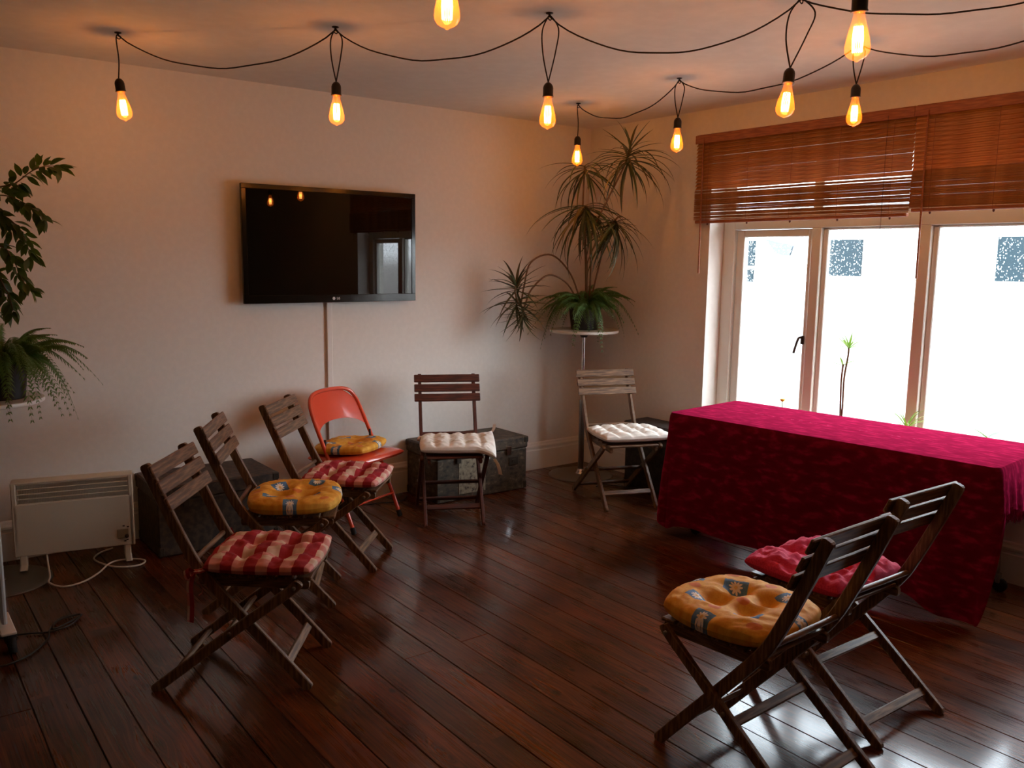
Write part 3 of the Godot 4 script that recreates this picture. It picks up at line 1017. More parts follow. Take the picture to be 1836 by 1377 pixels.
func build_heater() -> void:
	var ang := atan2(0.11, 0.49)
	var t := thing("convector_heater", "cream convector heater with slotted grille standing on two feet", "heater", Vector3(-3.444, 0, 0.305), -ang)
	# local x along the front, +z to the room; front face at z = 0
	var w := 0.504
	var y0 := 0.082
	var y1 := 0.428
	var gz0 := 0.098   # grille band measured down from the top
	var m := MB.new()
	m.box(Vector3(w - 0.012, y1 - y0 - gz0 - 0.006, 0.012), Vector3(0, y0 + (y1 - y0 - gz0) / 2, -0.006), 0.003)
	m.box(Vector3(w, 0.008, 0.085), Vector3(0, y1 - 0.004, -0.0425), 0.003)
	m.box(Vector3(0.022, y1 - y0, 0.085), Vector3(-w / 2 + 0.011, (y0 + y1) / 2, -0.0425), 0.004)
	m.box(Vector3(0.022, y1 - y0, 0.085), Vector3(w / 2 - 0.011, (y0 + y1) / 2, -0.0425), 0.004)
	m.box(Vector3(w - 0.01, y1 - y0 - 0.01, 0.006), Vector3(0, (y0 + y1) / 2, -0.080), 0.0)
	put("body", m.mesh(), M.cream_metal, t)
	m = MB.new()
	for yy in [y0 + 0.07, y0 + 0.11]:
		m.tube([Vector3(-w / 2 + 0.03, yy, -0.045), Vector3(w / 2 - 0.03, yy, -0.045)], 0.006, 8)
	put("heating_element", m.mesh(), M.brushed, t)
	m = MB.new()
	for r in 5:
		m.box(Vector3(w - 0.044, 0.0045, 0.004), Vector3(0, y1 - 0.010 - r * 0.0228, -0.003), 0.001)
	for i in 72:
		var x := lerpf(-w / 2 + 0.024, w / 2 - 0.024, i / 71.0)
		m.box(Vector3(0.0026, gz0 - 0.004, 0.003), Vector3(x, y1 - 0.010 - gz0 / 2 + 0.003, -0.0045))
	put("grille", m.mesh(), M.cream_metal, t)
	put("control_panel", cbox(Vector3(0.048, 0.046, 0.004), 0.002), mat(C8(150, 138, 112), 0.5), t, Vector3(w / 2 - 0.052, y0 + 0.062, 0.002))
	for q in [[-0.030, 0.092], [-0.048, 0.098], [-0.034, 0.030], [-0.044, 0.024]]:
		put("printed_mark", cbox(Vector3(0.010, 0.006, 0.001), 0.0), M.dark_plastic, t, Vector3(w / 2 + q[0], y0 + q[1], 0.0006))
	var kb := MB.new()
	kb.tube([Vector3(0, 0, 0), Vector3(0, 0, 0.012)], 0.009, 16)
	put("knob", kb.mesh(), M.dark_plastic, t, Vector3(w / 2 - 0.036, y0 + 0.050, 0.004))
	for s in [-1.0, 1.0]:
		var fb := MB.new()
		fb.bar([Vector3(0, 0.092, -0.03), Vector3(0, 0.04, -0.025), Vector3(0.004 * s, 0.012 if s < 0 else 0.001, -0.015)], 0.05, 0.030, Vector3(1, 0, 0), 0.005, false)
		put("foot", fb.mesh(), M.cream_metal, t, Vector3(s * (w / 2 - 0.035), 0, 0))
	var cd := MB.new()
	var pts := [Vector3(-3.56, 0.085, 0.245), Vector3(-3.565, 0.05, 0.30), Vector3(-3.575, 0.018, 0.40), Vector3(-3.590, 0.015, 0.475), Vector3(-3.545, 0.006, 0.535), Vector3(-3.461, 0.006, 0.521), Vector3(-3.38, 0.006, 0.44), Vector3(-3.305, 0.010, 0.343), Vector3(-3.215, 0.006, 0.335), Vector3(-3.168, 0.006, 0.395), Vector3(-3.215, 0.006, 0.445), Vector3(-3.305, 0.006, 0.40), Vector3(-3.36, 0.006, 0.25), Vector3(-3.32, 0.006, 0.16), Vector3(-3.25, 0.006, 0.12)]
	cd.tube(smooth(pts, 6), 0.0042, 8)
	var o := put("power_cord", cd.mesh(), M.white_cord)
	tag(o, "white power cord of the heater looping across the floor", "cord")

func build_radiator() -> void:
	var t := thing("oil_radiator", "pale grey finned radiator on castors cut by left edge", "radiator", Vector3(-4.02, 0, 1.03))
	var paint := mat(C8(196, 202, 202), 0.4)
	for i in 8:
		var m := MB.new()
		m.bar([Vector3(0, 0.105, 0), Vector3(0, 0.36, 0), Vector3(0, 0.62, 0)], 0.13, 0.018, Vector3(1, 0, 0), 0.006, false)
		put("fin", m.mesh(), paint, t, Vector3(-0.175 + i * 0.052, 0, 0))
	for y in [0.16, 0.56]:
		var m := MB.new()
		m.tube([Vector3(-0.19, y, 0), Vector3(0.19, y, 0)], 0.022, 14)
		put("header_pipe", m.mesh(), paint, t)
	for s in [-1.0, 1.0]:
		put("foot_bracket", cbox(Vector3(0.05, 0.012, 0.22), 0.003), M.gloss_white, t, Vector3(s * 0.195, 0.082, 0))
		for z in [-0.085, 0.085]:
			var w := MB.new()
			w.tube([Vector3(-0.012, 0, 0), Vector3(0.012, 0, 0)], 0.032, 16)
			put("castor", w.mesh(), M.rubber, t, Vector3(s * 0.205, 0.032, z))
			put("castor_fork", cbox(Vector3(0.034, 0.034, 0.022), 0.003), M.rubber, t, Vector3(s * 0.205, 0.062, z))
	var c := MB.new()
	c.tube(smooth([Vector3(-4.05, 0.11, 1.05), Vector3(-3.98, 0.02, 1.12), Vector3(-3.90, 0.006, 1.215), Vector3(-3.79, 0.006, 1.20), Vector3(-3.70, 0.006, 1.09), Vector3(-3.672, 0.006, 0.99), Vector3(-3.62, 0.008, 0.90), Vector3(-3.545, 0.006, 0.90), Vector3(-3.58, 0.012, 0.955), Vector3(-3.66, 0.010, 1.00), Vector3(-3.63, 0.014, 0.93), Vector3(-3.55, 0.012, 0.915), Vector3(-3.60, 0.006, 0.985), Vector3(-3.68, 0.006, 1.01), Vector3(-3.76, 0.006, 0.975), Vector3(-3.88, 0.006, 0.955)], 6), 0.004, 8)
	var o := put("power_cord", c.mesh(), M.black_cord)
	tag(o, "black power cord coiled on the boards in front of castor", "cord")

# ------------------------------------------------------------------ plants
func build_stand(label: String, at: Vector3, h: float) -> void:
	var t := thing("pedestal_stand", label, "side table", at, 0.0, "round white pedestal stands for plants")
	var m := MB.new()
	m.lathe([[0.0, 0.010], [0.05, 0.010], [0.19, 0.008], [0.215, 0.005], [0.22, 0.0], [0.0, 0.0]], 48)
	put("base_disc", m.mesh(), M.brushed, t)
	m = MB.new()
	m.lathe([[0.0, 0.05], [0.018, 0.05], [0.024, 0.03], [0.034, 0.012], [0.036, 0.009], [0.0, 0.009]], 20)
	put("collar", m.mesh(), M.chrome, t)
	m = MB.new()
	m.tube([Vector3(0, 0.01, 0), Vector3(0, h * 0.52, 0)], 0.020, 16)
	put("pole", m.mesh(), M.brushed, t)
	m = MB.new()
	m.tube([Vector3(0, h * 0.5, 0), Vector3(0, h - 0.02, 0)], 0.011, 16)
	put("inner_pole", m.mesh(), M.chrome, t)
	m = MB.new()
	m.lathe([[0.0, 0.0], [0.030, 0.0], [0.030, -0.018], [0.020, -0.035], [0.0, -0.035]], 16)
	put("top_plate", m.mesh(), M.black, t, Vector3(0, h - 0.018, 0))
	m = MB.new()
	m.lathe([[0.0, 0.0], [0.224, 0.0], [0.230, -0.004], [0.230, -0.016], [0.224, -0.020], [0.0, -0.020]], 48)
	put("table_top", m.mesh(), M.gloss_white, t, Vector3(0, h, 0))

func pot_mesh(r0: float, r1: float, h: float) -> ArrayMesh:
	var m := MB.new()
	m.lathe([[0.0, 0.0], [r0, 0.0], [r0 + 0.003, 0.004], [r1 - 0.004, h - 0.02], [r1 + 0.004, h - 0.02], [r1 + 0.005, h], [r1 - 0.004, h], [r1 - 0.008, h - 0.025]], 28)
	return m.mesh()

# a fern frond along +x, arching up then drooping; pinnae in two rows
func frond_mesh(length: float, rise: float, droop: float, pin: float, sd: int) -> ArrayMesh:
	var m := MB.new()
	var r := RandomNumberGenerator.new()
	r.seed = sd
	var pts := []
	var n := 34
	for i in n + 1:
		var s := float(i) / n
		pts.append(Vector3(length * (s - 0.12 * s * s * droop), rise * sin(minf(s * 1.15, 1.0) * PI * 0.5) * (1.0 - s * 0.2) - droop * s * s * s * length, 0.02 * sin(s * 3.0 + sd)))
	m.tube(pts, [0.0016] + Array(range(n)).map(func(i): return 0.0016 * (1.0 - 0.8 * i / n)), 4, false)
	for i in range(2, n + 1):
		var s := float(i) / n
		var l := pin * (0.55 + 0.75 * sin(PI * pow(s, 0.7))) * (1.0 if s < 0.9 else 0.55) * r.randf_range(0.85, 1.1)
		var tg: Vector3 = (pts[mini(i + 1, n)] - pts[i - 1]).normalized()
		for side in [-1.0, 1.0]:
			var out := Vector3(0, -0.55, side).normalized()
			out = (out + tg * 0.35).normalized()
			var a: Vector3 = pts[i]
			var wv := tg * length / n * 0.62
			var tip := a + out * l + Vector3(0, -0.15 * l, 0)
			var mid := a + out * l * 0.5 + Vector3(0, 0.004, 0)
			m.tri(a, mid + wv, mid - wv)
			m.tri(mid - wv, mid + wv, tip)
	return m.mesh()

func build_fern(called: String, label: String, at: Vector3, count: int, reach: float, sd: int, bias := 0.0) -> Node3D:
	var t := thing(called, label, "plant", at, 0.0, "potted ferns on the pedestal stands")
	put("pot", pot_mesh(0.085, 0.108, 0.155), M.black, t)
	var s := MB.new()
	s.lathe([[0.0, 0.138], [0.098, 0.134]], 20)
	put("soil", s.mesh(), M.soil, t)
	var kinds := []
	for i in 6:
		kinds.append(frond_mesh(reach * (0.78 + 0.07 * i), 0.10 + 0.02 * (i % 3), [0.75, 0.95, 0.55, 1.1, 0.3, 0.85][i], 0.040, sd + i))
	rng.seed = sd
	for i in count:
		var k := rng.randi() % 6
		var yaw := TAU * i / count + rng.randf_range(-0.2, 0.2)
		var pitch := rng.randf_range(-0.15, 0.45) if i % 3 else rng.randf_range(0.5, 0.95)
		var sc := rng.randf_range(0.8, 1.05) * (0.75 if pitch > 0.5 else 1.0)
		var fo := put("frond", kinds[k], M.leaf_fern, t, Vector3(cos(yaw), 0, -sin(yaw)) * 0.03 + Vector3(0, 0.135, 0), Basis(Vector3.UP, yaw) * Basis(Vector3.BACK, pitch) * Basis.from_scale(Vector3.ONE * sc))
		for tr in 6:
			var box: AABB = fo.transform * fo.mesh.get_aabb()
			if at.x + box.end.x > -0.015 or at.z + box.position.z < 0.015: fo.transform.basis = fo.transform.basis.scaled(Vector3.ONE * 0.85)
	return t

# strap leaf along +x, bending down by `bend` radians over its length
func strap_mesh(length: float, width: float, bend: float) -> ArrayMesh:
	var m := MB.new()
	var n := 9
	var p := Vector3.ZERO
	var rows := [PackedVector3Array(), PackedVector3Array()]
	var l := []
	var c := []
	var r := []
	for i in n + 1:
		var s := float(i) / n
		var a := -bend * s * (0.55 + 0.45 * s)
		var w := width * (0.55 + 1.1 * s if s < 0.3 else 0.88 * (1.0 - pow((s - 0.3) / 0.7, 1.6)) + 0.02) / 2
		l.append(p + Vector3(0, w * 0.5, -w)); c.append(p); r.append(p + Vector3(0, w * 0.5, w))
		p += Vector3(cos(a), sin(a), 0) * length / n
	for i in n:
		m.face([l[i], c[i], c[i + 1], l[i + 1]], l[i] - Vector3(0, 1, 0))
		m.face([c[i], r[i], r[i + 1], c[i + 1]], c[i] - Vector3(0, 1, 0))
	return m.mesh()

func crown(t: Node3D, at: Vector3, axis: Vector3, count: int, length: float, lo: float, hi: float, kinds: Array) -> void:
	var y := axis.normalized()
	var x := y.cross(Vector3(0.3, 0.1, 0.9)).normalized()
	var b := Basis(x, y, x.cross(y))
	for i in count:
		var yaw := i * 2.39996 + rng.randf_range(-0.2, 0.2)
		var el := lerpf(hi, lo, float(i) / count) + rng.randf_range(-0.1, 0.1)
		var k := rng.randi() % kinds.size()
		var o := put("leaf", kinds[k], M.leaf_drac[rng.randi() % 3], t, at - y * 0.05 * float(i) / count, b * Basis(Vector3.UP, yaw) * Basis(Vector3.BACK, el) * Basis.from_scale(Vector3.ONE * length * rng.randf_range(0.75, 1.1)))
		# keep clear of the walls
		for tr in 6:
			var box: AABB = o.transform * o.mesh.get_aabb()
			var far := t.position + box.end
			if far.x > -0.015 or t.position.z + box.position.z < 0.015 or far.y > ROOM_H - 0.02: o.transform.basis = o.transform.basis.scaled(Vector3.ONE * 0.82)

func build_dracaena() -> void:
	var base := Vector3(-0.30, 1.0, 0.31)
	var t := thing("dragon_tree", "tall spindly dracaena with curving stems beside the room corner", "plant", base + Vector3(0.02, 0.10, 0.02))
	var o := t.position
	rng.seed = 19
	var heads := [
		[Vector3(-0.371, 2.137, 0.761), [Vector3(-0.28, 1.14, 0.33), Vector3(-0.30, 1.40, 0.36), Vector3(-0.40, 1.62, 0.47), Vector3(-0.36, 1.86, 0.58), Vector3(-0.36, 2.03, 0.70), Vector3(-0.371, 2.137, 0.761)]],
		[Vector3(-0.43, 2.05, 0.42), [Vector3(-0.30, 1.14, 0.32), Vector3(-0.33, 1.45, 0.34), Vector3(-0.40, 1.75, 0.38), Vector3(-0.43, 2.05, 0.42)]],
		[Vector3(-0.441, 1.80, 0.449), [Vector3(-0.31, 1.14, 0.34), Vector3(-0.35, 1.40, 0.38), Vector3(-0.42, 1.62, 0.43), Vector3(-0.441, 1.80, 0.449)]],
		[Vector3(-0.324, 1.704, 0.621), [Vector3(-0.28, 1.14, 0.33), Vector3(-0.29, 1.40, 0.42), Vector3(-0.33, 1.62, 0.54), Vector3(-0.324, 1.72, 0.61), Vector3(-0.30, 1.735, 0.63)]],
		[Vector3(-0.829, 1.30, 0.239), [Vector3(-0.32, 1.14, 0.31), Vector3(-0.40, 1.36, 0.28), Vector3(-0.52, 1.49, 0.22), Vector3(-0.68, 1.44, 0.20), Vector3(-0.75, 1.28, 0.22), Vector3(-0.80, 1.17, 0.25), Vector3(-0.84, 1.24, 0.25), Vector3(-0.829, 1.32, 0.24)]],
		[Vector3(-0.815, 1.10, 0.29), [Vector3(-0.33, 1.14, 0.30), Vector3(-0.42, 1.30, 0.27), Vector3(-0.56, 1.36, 0.24), Vector3(-0.70, 1.27, 0.24), Vector3(-0.78, 1.16, 0.27), Vector3(-0.815, 1.09, 0.29)]],
	]
	for h in heads:
		var m := MB.new()
		var pts := []
		for q in smooth(h[1], 6): pts.append(q - o)
		m.tube(pts, 0.0058, 7)
		put("stem", m.mesh(), M.stem, t)
	var straight := [strap_mesh(1.0, 0.085, 0.25), strap_mesh(1.0, 0.08, 0.6), strap_mesh(1.0, 0.08, 0.9)]
	var droop := [strap_mesh(1.0, 0.055, 0.8), strap_mesh(1.0, 0.055, 1.2), strap_mesh(1.0, 0.05, 1.6)]
	crown(t, heads[0][0] - o, Vector3(0.05, 1, 0.05), 16, 0.22, 0.0, 1.25, straight)
	crown(t, heads[0][0] - o - Vector3(0.01, 0.05, 0.01), Vector3(-0.1, 1, 0.0), 40, 0.36, -0.6, 0.4, droop)
	crown(t, heads[1][0] - o, Vector3(-0.1, 1, 0), 28, 0.36, -0.7, 0.3, droop)
	crown(t, heads[2][0] - o, Vector3(-0.1, 1, 0.1), 44, 0.42, -0.9, 0.1, droop)
	crown(t, heads[3][0] - o, Vector3(0.3, 1, 0.3), 40, 0.34, -1.0, 0.1, droop)
	crown(t, heads[3][0] - o, Vector3(0.3, 1, 0.3), 9, 0.17, -0.1, 0.5, straight)
	crown(t, heads[4][0] - o, Vector3(-0.25, 1, 0.1), 34, 0.23, -0.4, 1.2, straight)
	crown(t, heads[4][0] - o - Vector3(0, 0.1, 0), Vector3(-0.3, 0.8, 0.1), 22, 0.24, -0.7, 0.4, straight)
	crown(t, heads[5][0] - o, Vector3(-0.1, -1, 0.15), 34, 0.20, -0.1, 1.2, straight)

func ficus_leaf(sd: int) -> ArrayMesh:
	var m := MB.new()
	var rows := []
	for i in 8:
		var s := i / 7.0
		var w := 0.21 * pow(sin(PI * pow(s, 0.8)), 0.9) * (1.0 if s < 0.75 else 1.0 - (s - 0.75) * 1.6) + 0.006
		var y := -0.22 * s * s + 0.02 * sin(s * 5 + sd)
		rows.append(PackedVector3Array([Vector3(s, y + w * 0.35, -w), Vector3(s, y, 0), Vector3(s, y + w * 0.35, w)]))
	m.grid(rows)
	return m.mesh()

func build_ficus() -> void:
	var base := Vector3(-3.86, 0.83, 0.24)
	var t := thing("weeping_fig", "weeping fig with drooping glossy leaves at the left picture edge", "plant", base)
	put("pot", pot_mesh(0.06, 0.078, 0.12), M.black, t)
	var tr := MB.new()
	tr.tube(smooth([Vector3(0, 0.10, 0), Vector3(0.01, 0.4, 0.02), Vector3(-0.005, 0.7, 0.03), Vector3(0.02, 0.98, 0.04)], 5), [0.012] + Array(range(15)).map(func(i): return 0.012 - 0.0005 * i), 8)
	put("trunk", tr.mesh(), M.stem, t)
	var br := [
		[[-3.84, 1.70, 0.28], [-3.779, 1.700, 0.335], [-3.646, 1.729, 0.425], [-3.612, 1.741, 0.449], [-3.559, 1.788, 0.481], [-3.511, 1.811, 0.513], [-3.470, 1.812, 0.546]],
		[[-3.845, 1.62, 0.27], [-3.779, 1.665, 0.335], [-3.667, 1.690, 0.416], [-3.605, 1.668, 0.468], [-3.562, 1.635, 0.507], [-3.535, 1.595, 0.540]],
		[[-3.85, 1.50, 0.27], [-3.783, 1.62, 0.340], [-3.673, 1.610, 0.426], [-3.622, 1.565, 0.473], [-3.599, 1.509, 0.501], [-3.586, 1.44, 0.524]],
		[[-3.85, 1.40, 0.26], [-3.793, 1.482, 0.357], [-3.683, 1.484, 0.441], [-3.642, 1.417, 0.484], [-3.622, 1.348, 0.514], [-3.600, 1.30, 0.540]],
		[[-3.85, 1.30, 0.26], [-3.80, 1.391, 0.368], [-3.71, 1.370, 0.441], [-3.671, 1.279, 0.487], [-3.660, 1.215, 0.505]],
		[[-3.845, 1.60, 0.27], [-3.80, 1.66, 0.33], [-3.72, 1.66, 0.40], [-3.66, 1.60, 0.44], [-3.64, 1.53, 0.46]],
		[[-3.85, 1.36, 0.26], [-3.81, 1.44, 0.34], [-3.75, 1.42, 0.40], [-3.70, 1.34, 0.44], [-3.68, 1.26, 0.46]],
		[[-3.85, 1.30, 0.27], [-3.80, 1.34, 0.36], [-3.75, 1.28, 0.43], [-3.72, 1.20, 0.47]],
	]
	var kinds := [ficus_leaf(1), ficus_leaf(2), ficus_leaf(4)]
	rng.seed = 33
	for b in br:
		var pts := []
		for q in b: pts.append(Vector3(q[0], q[1], q[2]) - base)
		pts = smooth(pts, 5)
		var m := MB.new()
		m.tube(pts, [0.0045] + Array(range(pts.size() - 1)).map(func(i): return 0.0040 * (1.0 - 0.75 * i / pts.size())), 6)
		put("branch", m.mesh(), M.stem, t)
		var i := 5
		while i < pts.size():
			for rep in 2:
				var tg: Vector3 = (pts[mini(i + 1, pts.size() - 1)] - pts[i - 1]).normalized()
				var radial := tg.cross(Vector3.UP).normalized().rotated(tg, rng.randf_range(0.0, TAU))
				var d := (tg * rng.randf_range(0.25, 0.8) + radial * rng.randf_range(0.5, 1.0) + Vector3(0, -rng.randf_range(0.1, 0.6), 0)).normalized()
				var zax := d.cross(Vector3.UP.rotated(Vector3.RIGHT, rng.randf_range(-1.2, 1.2))).normalized()
				put("leaf", kinds[rng.randi() % 3], M.leaf_dark, t, pts[i] + d * 0.010, Basis(d, zax.cross(d), zax) * Basis.from_scale(Vector3.ONE * rng.randf_range(0.050, 0.070)))
			i += 1

func sill_pot(at: Vector3, r: float, h: float, t: Node3D) -> void:
	put("pot", pot_mesh(r * 0.8, r, h), mat(C8(150, 84, 56), 0.8), t, at)

func build_sill_plants() -> void:
	var sy := WY0 + 0.0205
	rng.seed = 5
	var straps := [strap_mesh(1.0, 0.13, 0.3), strap_mesh(1.0, 0.12, 0.7)]
	var t := thing("sill_plant", "young dracaena with two thin bare canes on the window sill", "plant", Vector3(0.042, sy, 2.022))
	sill_pot(Vector3.ZERO, 0.042, 0.10, t)
	for q in [[[0, 0.07, 0], [0.004, 0.22, 0.004], [-0.002, 0.38, 0.006], [0.004, 0.50, 0.016], [0.0, 0.555, 0.020]], [[0, 0.07, 0.004], [-0.002, 0.21, -0.004], [0.002, 0.37, -0.012], [0.0, 0.46, -0.006]]]:
		var pts := []
		for p in q: pts.append(Vector3(p[0], p[1], p[2]))
		var m := MB.new()
		m.tube(smooth(pts, 5), 0.005, 7)
		put("cane", m.mesh(), M.stem, t)
	for i in 12:
		put("leaf", straps[i % 2], M.leaf_bright, t, Vector3(0, 0.545, 0.020), Basis(Vector3.UP, i * 2.4) * Basis(Vector3.BACK, 0.25 + 0.09 * i) * Basis.from_scale(Vector3.ONE * rng.randf_range(0.09, 0.14)))
	for i in 5:
		put("leaf", straps[1], M.leaf_bright, t, Vector3(0, 0.45, -0.008), Basis(Vector3.UP, i * 2.4) * Basis(Vector3.BACK, 0.2 + 0.2 * i) * Basis.from_scale(Vector3.ONE * rng.randf_range(0.07, 0.12)))
	t = thing("sill_plant", "spider plant with pale arching leaves by the window mullion", "plant", Vector3(0.040, sy, 2.395))
	sill_pot(Vector3.ZERO, 0.045, 0.16, t)
	var arch := [strap_mesh(1.0, 0.05, 1.6), strap_mesh(1.0, 0.05, 1.2)]
	for i in 18:
		put("leaf", arch[i % 2], M.leaf_bright, t, Vector3(0, 0.065 + 0.10, 0), Basis(Vector3.UP, i * 2.4) * Basis(Vector3.BACK, rng.randf_range(0.5, 1.2)) * Basis.from_scale(Vector3.ONE * rng.randf_range(0.13, 0.20)))
	t = thing("sill_plant", "small seedling with two broad oval leaves above the cloth", "plant", Vector3(0.040, sy, 2.790))
	sill_pot(Vector3.ZERO, 0.045, 0.16, t)
	var broad := ficus_leaf(3)
	for q in [[2.2, 0.75, 0.085], [-0.9, 0.7, 0.075], [1.2, 0.35, 0.05]]:
		put("leaf", broad, M.leaf_dark, t, Vector3(0, 0.185, 0), Basis(Vector3.UP, q[0]) * Basis(Vector3.BACK, q[1]) * Basis.from_scale(Vector3(q[2], q[2], q[2] * 1.3)))
	t = thing("sill_plant", "tiny yellow flower just showing over the cloth's back edge", "flower", Vector3(0.040, sy, 1.650))
	sill_pot(Vector3.ZERO, 0.042, 0.13, t)
	var st := MB.new()
	st.tube([Vector3(0, 0.11, 0), Vector3(0, 0.205, 0)], 0.0025, 6)
	put("stem", st.mesh(), M.leaf_bright, t)
	var fl := MB.new()
	fl.lathe([[0.0, 0.0], [0.010, 0.006], [0.016, 0.018], [0.010, 0.014], [0.0, 0.012]], 10)
	put("blossom", fl.mesh(), mat(C8(240, 190, 30), 0.6), t, Vector3(0, 0.202, 0))

# ------------------------------------------------------------------ outside
func build_outside() -> void:
	var m := MB.new()
	m.box(Vector3(40, 0.2, 60), Vector3(20.3, -0.9, 0))
	var g := struct("street_ground", m.mesh(), M.ext_ground)
	g.set_meta("label", "pale paving outside the window")
	var t := thing("street_building", "white rendered house across the street seen through window", "building", Vector3(15, -0.8, -6))
	put("wall", cbox(Vector3(4.0, 6.2, 34), 0.0), M.ext_wall, t, Vector3(2.0, 3.1, 0))
	put("roof", cbox(Vector3(4.6, 0.25, 34.6), 0.02), M.ext_slate, t, Vector3(1.9, 6.3, 0))
	# windows: [z0, z1, y0, y1] in room coordinates
	for w in [[-7.70, -6.78, 1.19, 2.06], [-3.71, -2.79, 1.16, 2.08], [-10.20, -9.86, 1.40, 2.06], [-10.20, -9.88, 0.98, 1.30], [0.4, 1.3, 1.16, 2.08]]:
		var wz: float = (w[0] + w[1]) / 2 + 6
		var wy: float = (w[2] + w[3]) / 2 + 0.8
		var f := put("window", cbox(Vector3(0.05, w[3] - w[2], w[1] - w[0]), 0.0), M.ext_glass, t, Vector3(-0.026, wy, wz))
		put("sill", cbox(Vector3(0.12, 0.06, w[1] - w[0] + 0.14), 0.01), M.ext_wall, f, Vector3(-0.04, -(w[3] - w[2]) / 2 - 0.03, 0))
	var sk := MB.new()
	sk.face([Vector3(0, 1.72, 0), Vector3(0, 2.09, -0.32), Vector3(0, 1.93, 0.52), Vector3(0, 1.68, 0.44)], Vector3(1, 1.8, 0))
	sk.face([Vector3(0.05, 1.72, 0), Vector3(0.05, 2.09, -0.32), Vector3(0.05, 1.93, 0.52), Vector3(0.05, 1.68, 0.44)], Vector3(-1, 1.8, 0))
	put("lean_to_roof", sk.mesh(), M.ext_slate, t, Vector3(-0.06, 0.8, -9.2 + 6))

# ------------------------------------------------------------------ main
func _ready() -> void:
	# camera, fitted to the room's edges: 1538 px focal length on a 1836 x 1377 frame
	var cam := Camera3D.new()
	cam.name = "camera"
	add_child(cam)
	var yaw := deg_to_rad(37.463); var pitch := deg_to_rad(-8.179); var roll := deg_to_rad(0.775)
	var fwd := Vector3(sin(yaw) * cos(pitch), sin(pitch), -cos(yaw) * cos(pitch))
	var right := Vector3(cos(yaw), 0, sin(yaw))
	var up := right.cross(fwd)
	var r2 := right * cos(roll) + up * sin(roll)
	var u2 := up * cos(roll) - right * sin(roll)
	cam.transform = Transform3D(Basis(r2, u2, -fwd), Vector3(-4.180, 1.450, 4.585))
	cam.fov = rad_to_deg(2.0 * atan(688.5 / 1538.0))
	cam.near = 0.05
	cam.far = 200.0
	cam.current = true
	# overcast sky
	var we := WorldEnvironment.new()
	we.name = "environment"
	var env := Environment.new()
	env.background_mode = Environment.BG_SKY
	var sky := Sky.new()
	var sm := ProceduralSkyMaterial.new()
	sm.sky_top_color = Color(0.90, 0.96, 1.0)
	sm.sky_horizon_color = Color(0.93, 0.97, 1.0)
	sm.ground_bottom_color = Color(0.45, 0.45, 0.45)
	sm.ground_horizon_color = Color(0.60, 0.60, 0.60)
	sm.energy_multiplier = 17.5
	sky.sky_material = sm
	env.sky = sky
	env.tonemap_mode = Environment.TONE_MAPPER_LINEAR
	env.tonemap_exposure = 1.0
	env.sdfgi_enabled = true
	env.ssao_enabled = true
	env.ssil_enabled = true
	we.environment = env
	add_child(we)

	make_materials()
	build_outside()
	build_room()
	build_window()
	build_table()
	build_blind(1.005, 2.3635, false, "left wooden blind with light glowing through its lower slats", 1.075, 1.690)
	build_blind(2.3645, 3.735, true, "right wooden blind, closed and darker, cut by picture edge", 2.436, 1.710)
	build_tv()
	build_trunk("storage_trunk", "worn metal trunk with pale paint panel behind the middle chair", Vector3(-1.505, 0, 0.025), Vector3(-0.825, 0.344, 0.372), M.trunk_a, true, 2)
	build_trunk("storage_trunk", "brown trunk standing behind the chairs by the heater", Vector3(-3.10, 0, 0.025), Vector3(-2.50, 0.35, 0.395), M.trunk_b, false, 2)
	build_trunk("storage_trunk", "dark trunk in the corner beside the crimson cloth", Vector3(-0.232, 0, 0.66), Vector3(-0.030, 0.43, 1.36), M.trunk_c, false, 0)
	build_heater()
	build_radiator()
	var cb := MB.new()
	cb.tube(smooth([Vector3(-1.56, 0.006, 0.12), Vector3(-1.66, 0.006, 0.20), Vector3(-1.78, 0.006, 0.16), Vector3(-1.92, 0.006, 0.11), Vector3(-2.02, 0.10, 0.032), Vector3(-2.01, 0.20, 0.026)], 6), 0.004, 8)
	tag(put("mains_cable", cb.mesh(), M.black_cord), "black cable trailing along skirting left of the worn trunk", "cable")
	cb = MB.new()
	cb.tube(smooth([Vector3(-0.44, 0.006, 0.62), Vector3(-0.38, 0.006, 0.60), Vector3(-0.33, 0.006, 0.66), Vector3(-0.28, 0.006, 0.78), Vector3(-0.27, 0.006, 0.90)], 6), 0.004, 8)
	tag(put("mains_cable", cb.mesh(), M.black_cord), "black cable on the floor before the corner trunk", "cable")
	build_stand("round white pedestal stand in corner carrying fern and dracaena", Vector3(-0.30, 0, 0.31), 1.0)
	build_stand("lower round white pedestal stand at left edge carrying fern", Vector3(-3.765, 0, 0.30), 0.83)

	# chairs: place of the seat joint, way they face, and their cushions
	var ch := {
		1: [Vector2(-3.236, 1.657), 37.2], 2: [Vector2(-2.905, 1.094), 30.2], 3: [Vector2(-2.493, 0.788), 43.0], 4: [Vector2(-1.480, 0.462), 117.6],
		5: [Vector2(-0.484, 0.787), 111.9], 6: [Vector2(-2.148, 3.269), 268.4], 7: [Vector2(-1.628, 3.194), 271.2]}
	var names := {
		1: "brown wooden folding chair nearest on left, with red gingham cushion", 2: "brown wooden folding chair with yellow cushion, between two gingham-cushioned chairs",
		3: "brown wooden folding chair with red gingham cushion beside orange chair", 4: "reddish wooden folding chair before trunk, facing the room with white cushion",
		5: "light brown wooden folding chair by corner stand with white cushion", 6: "dark wooden folding chair nearest on right, with yellow cushion",
		7: "dark wooden folding chair with pink cushion, in front of crimson cloth"}
	for i in ch: make_wood_chair(names[i], M.cr if i == 4 else M.cw, ch[i][0], ch[i][1], -0.09 if i == 4 else -0.165)
	build_orange_chair()
	build_cushions(ch)
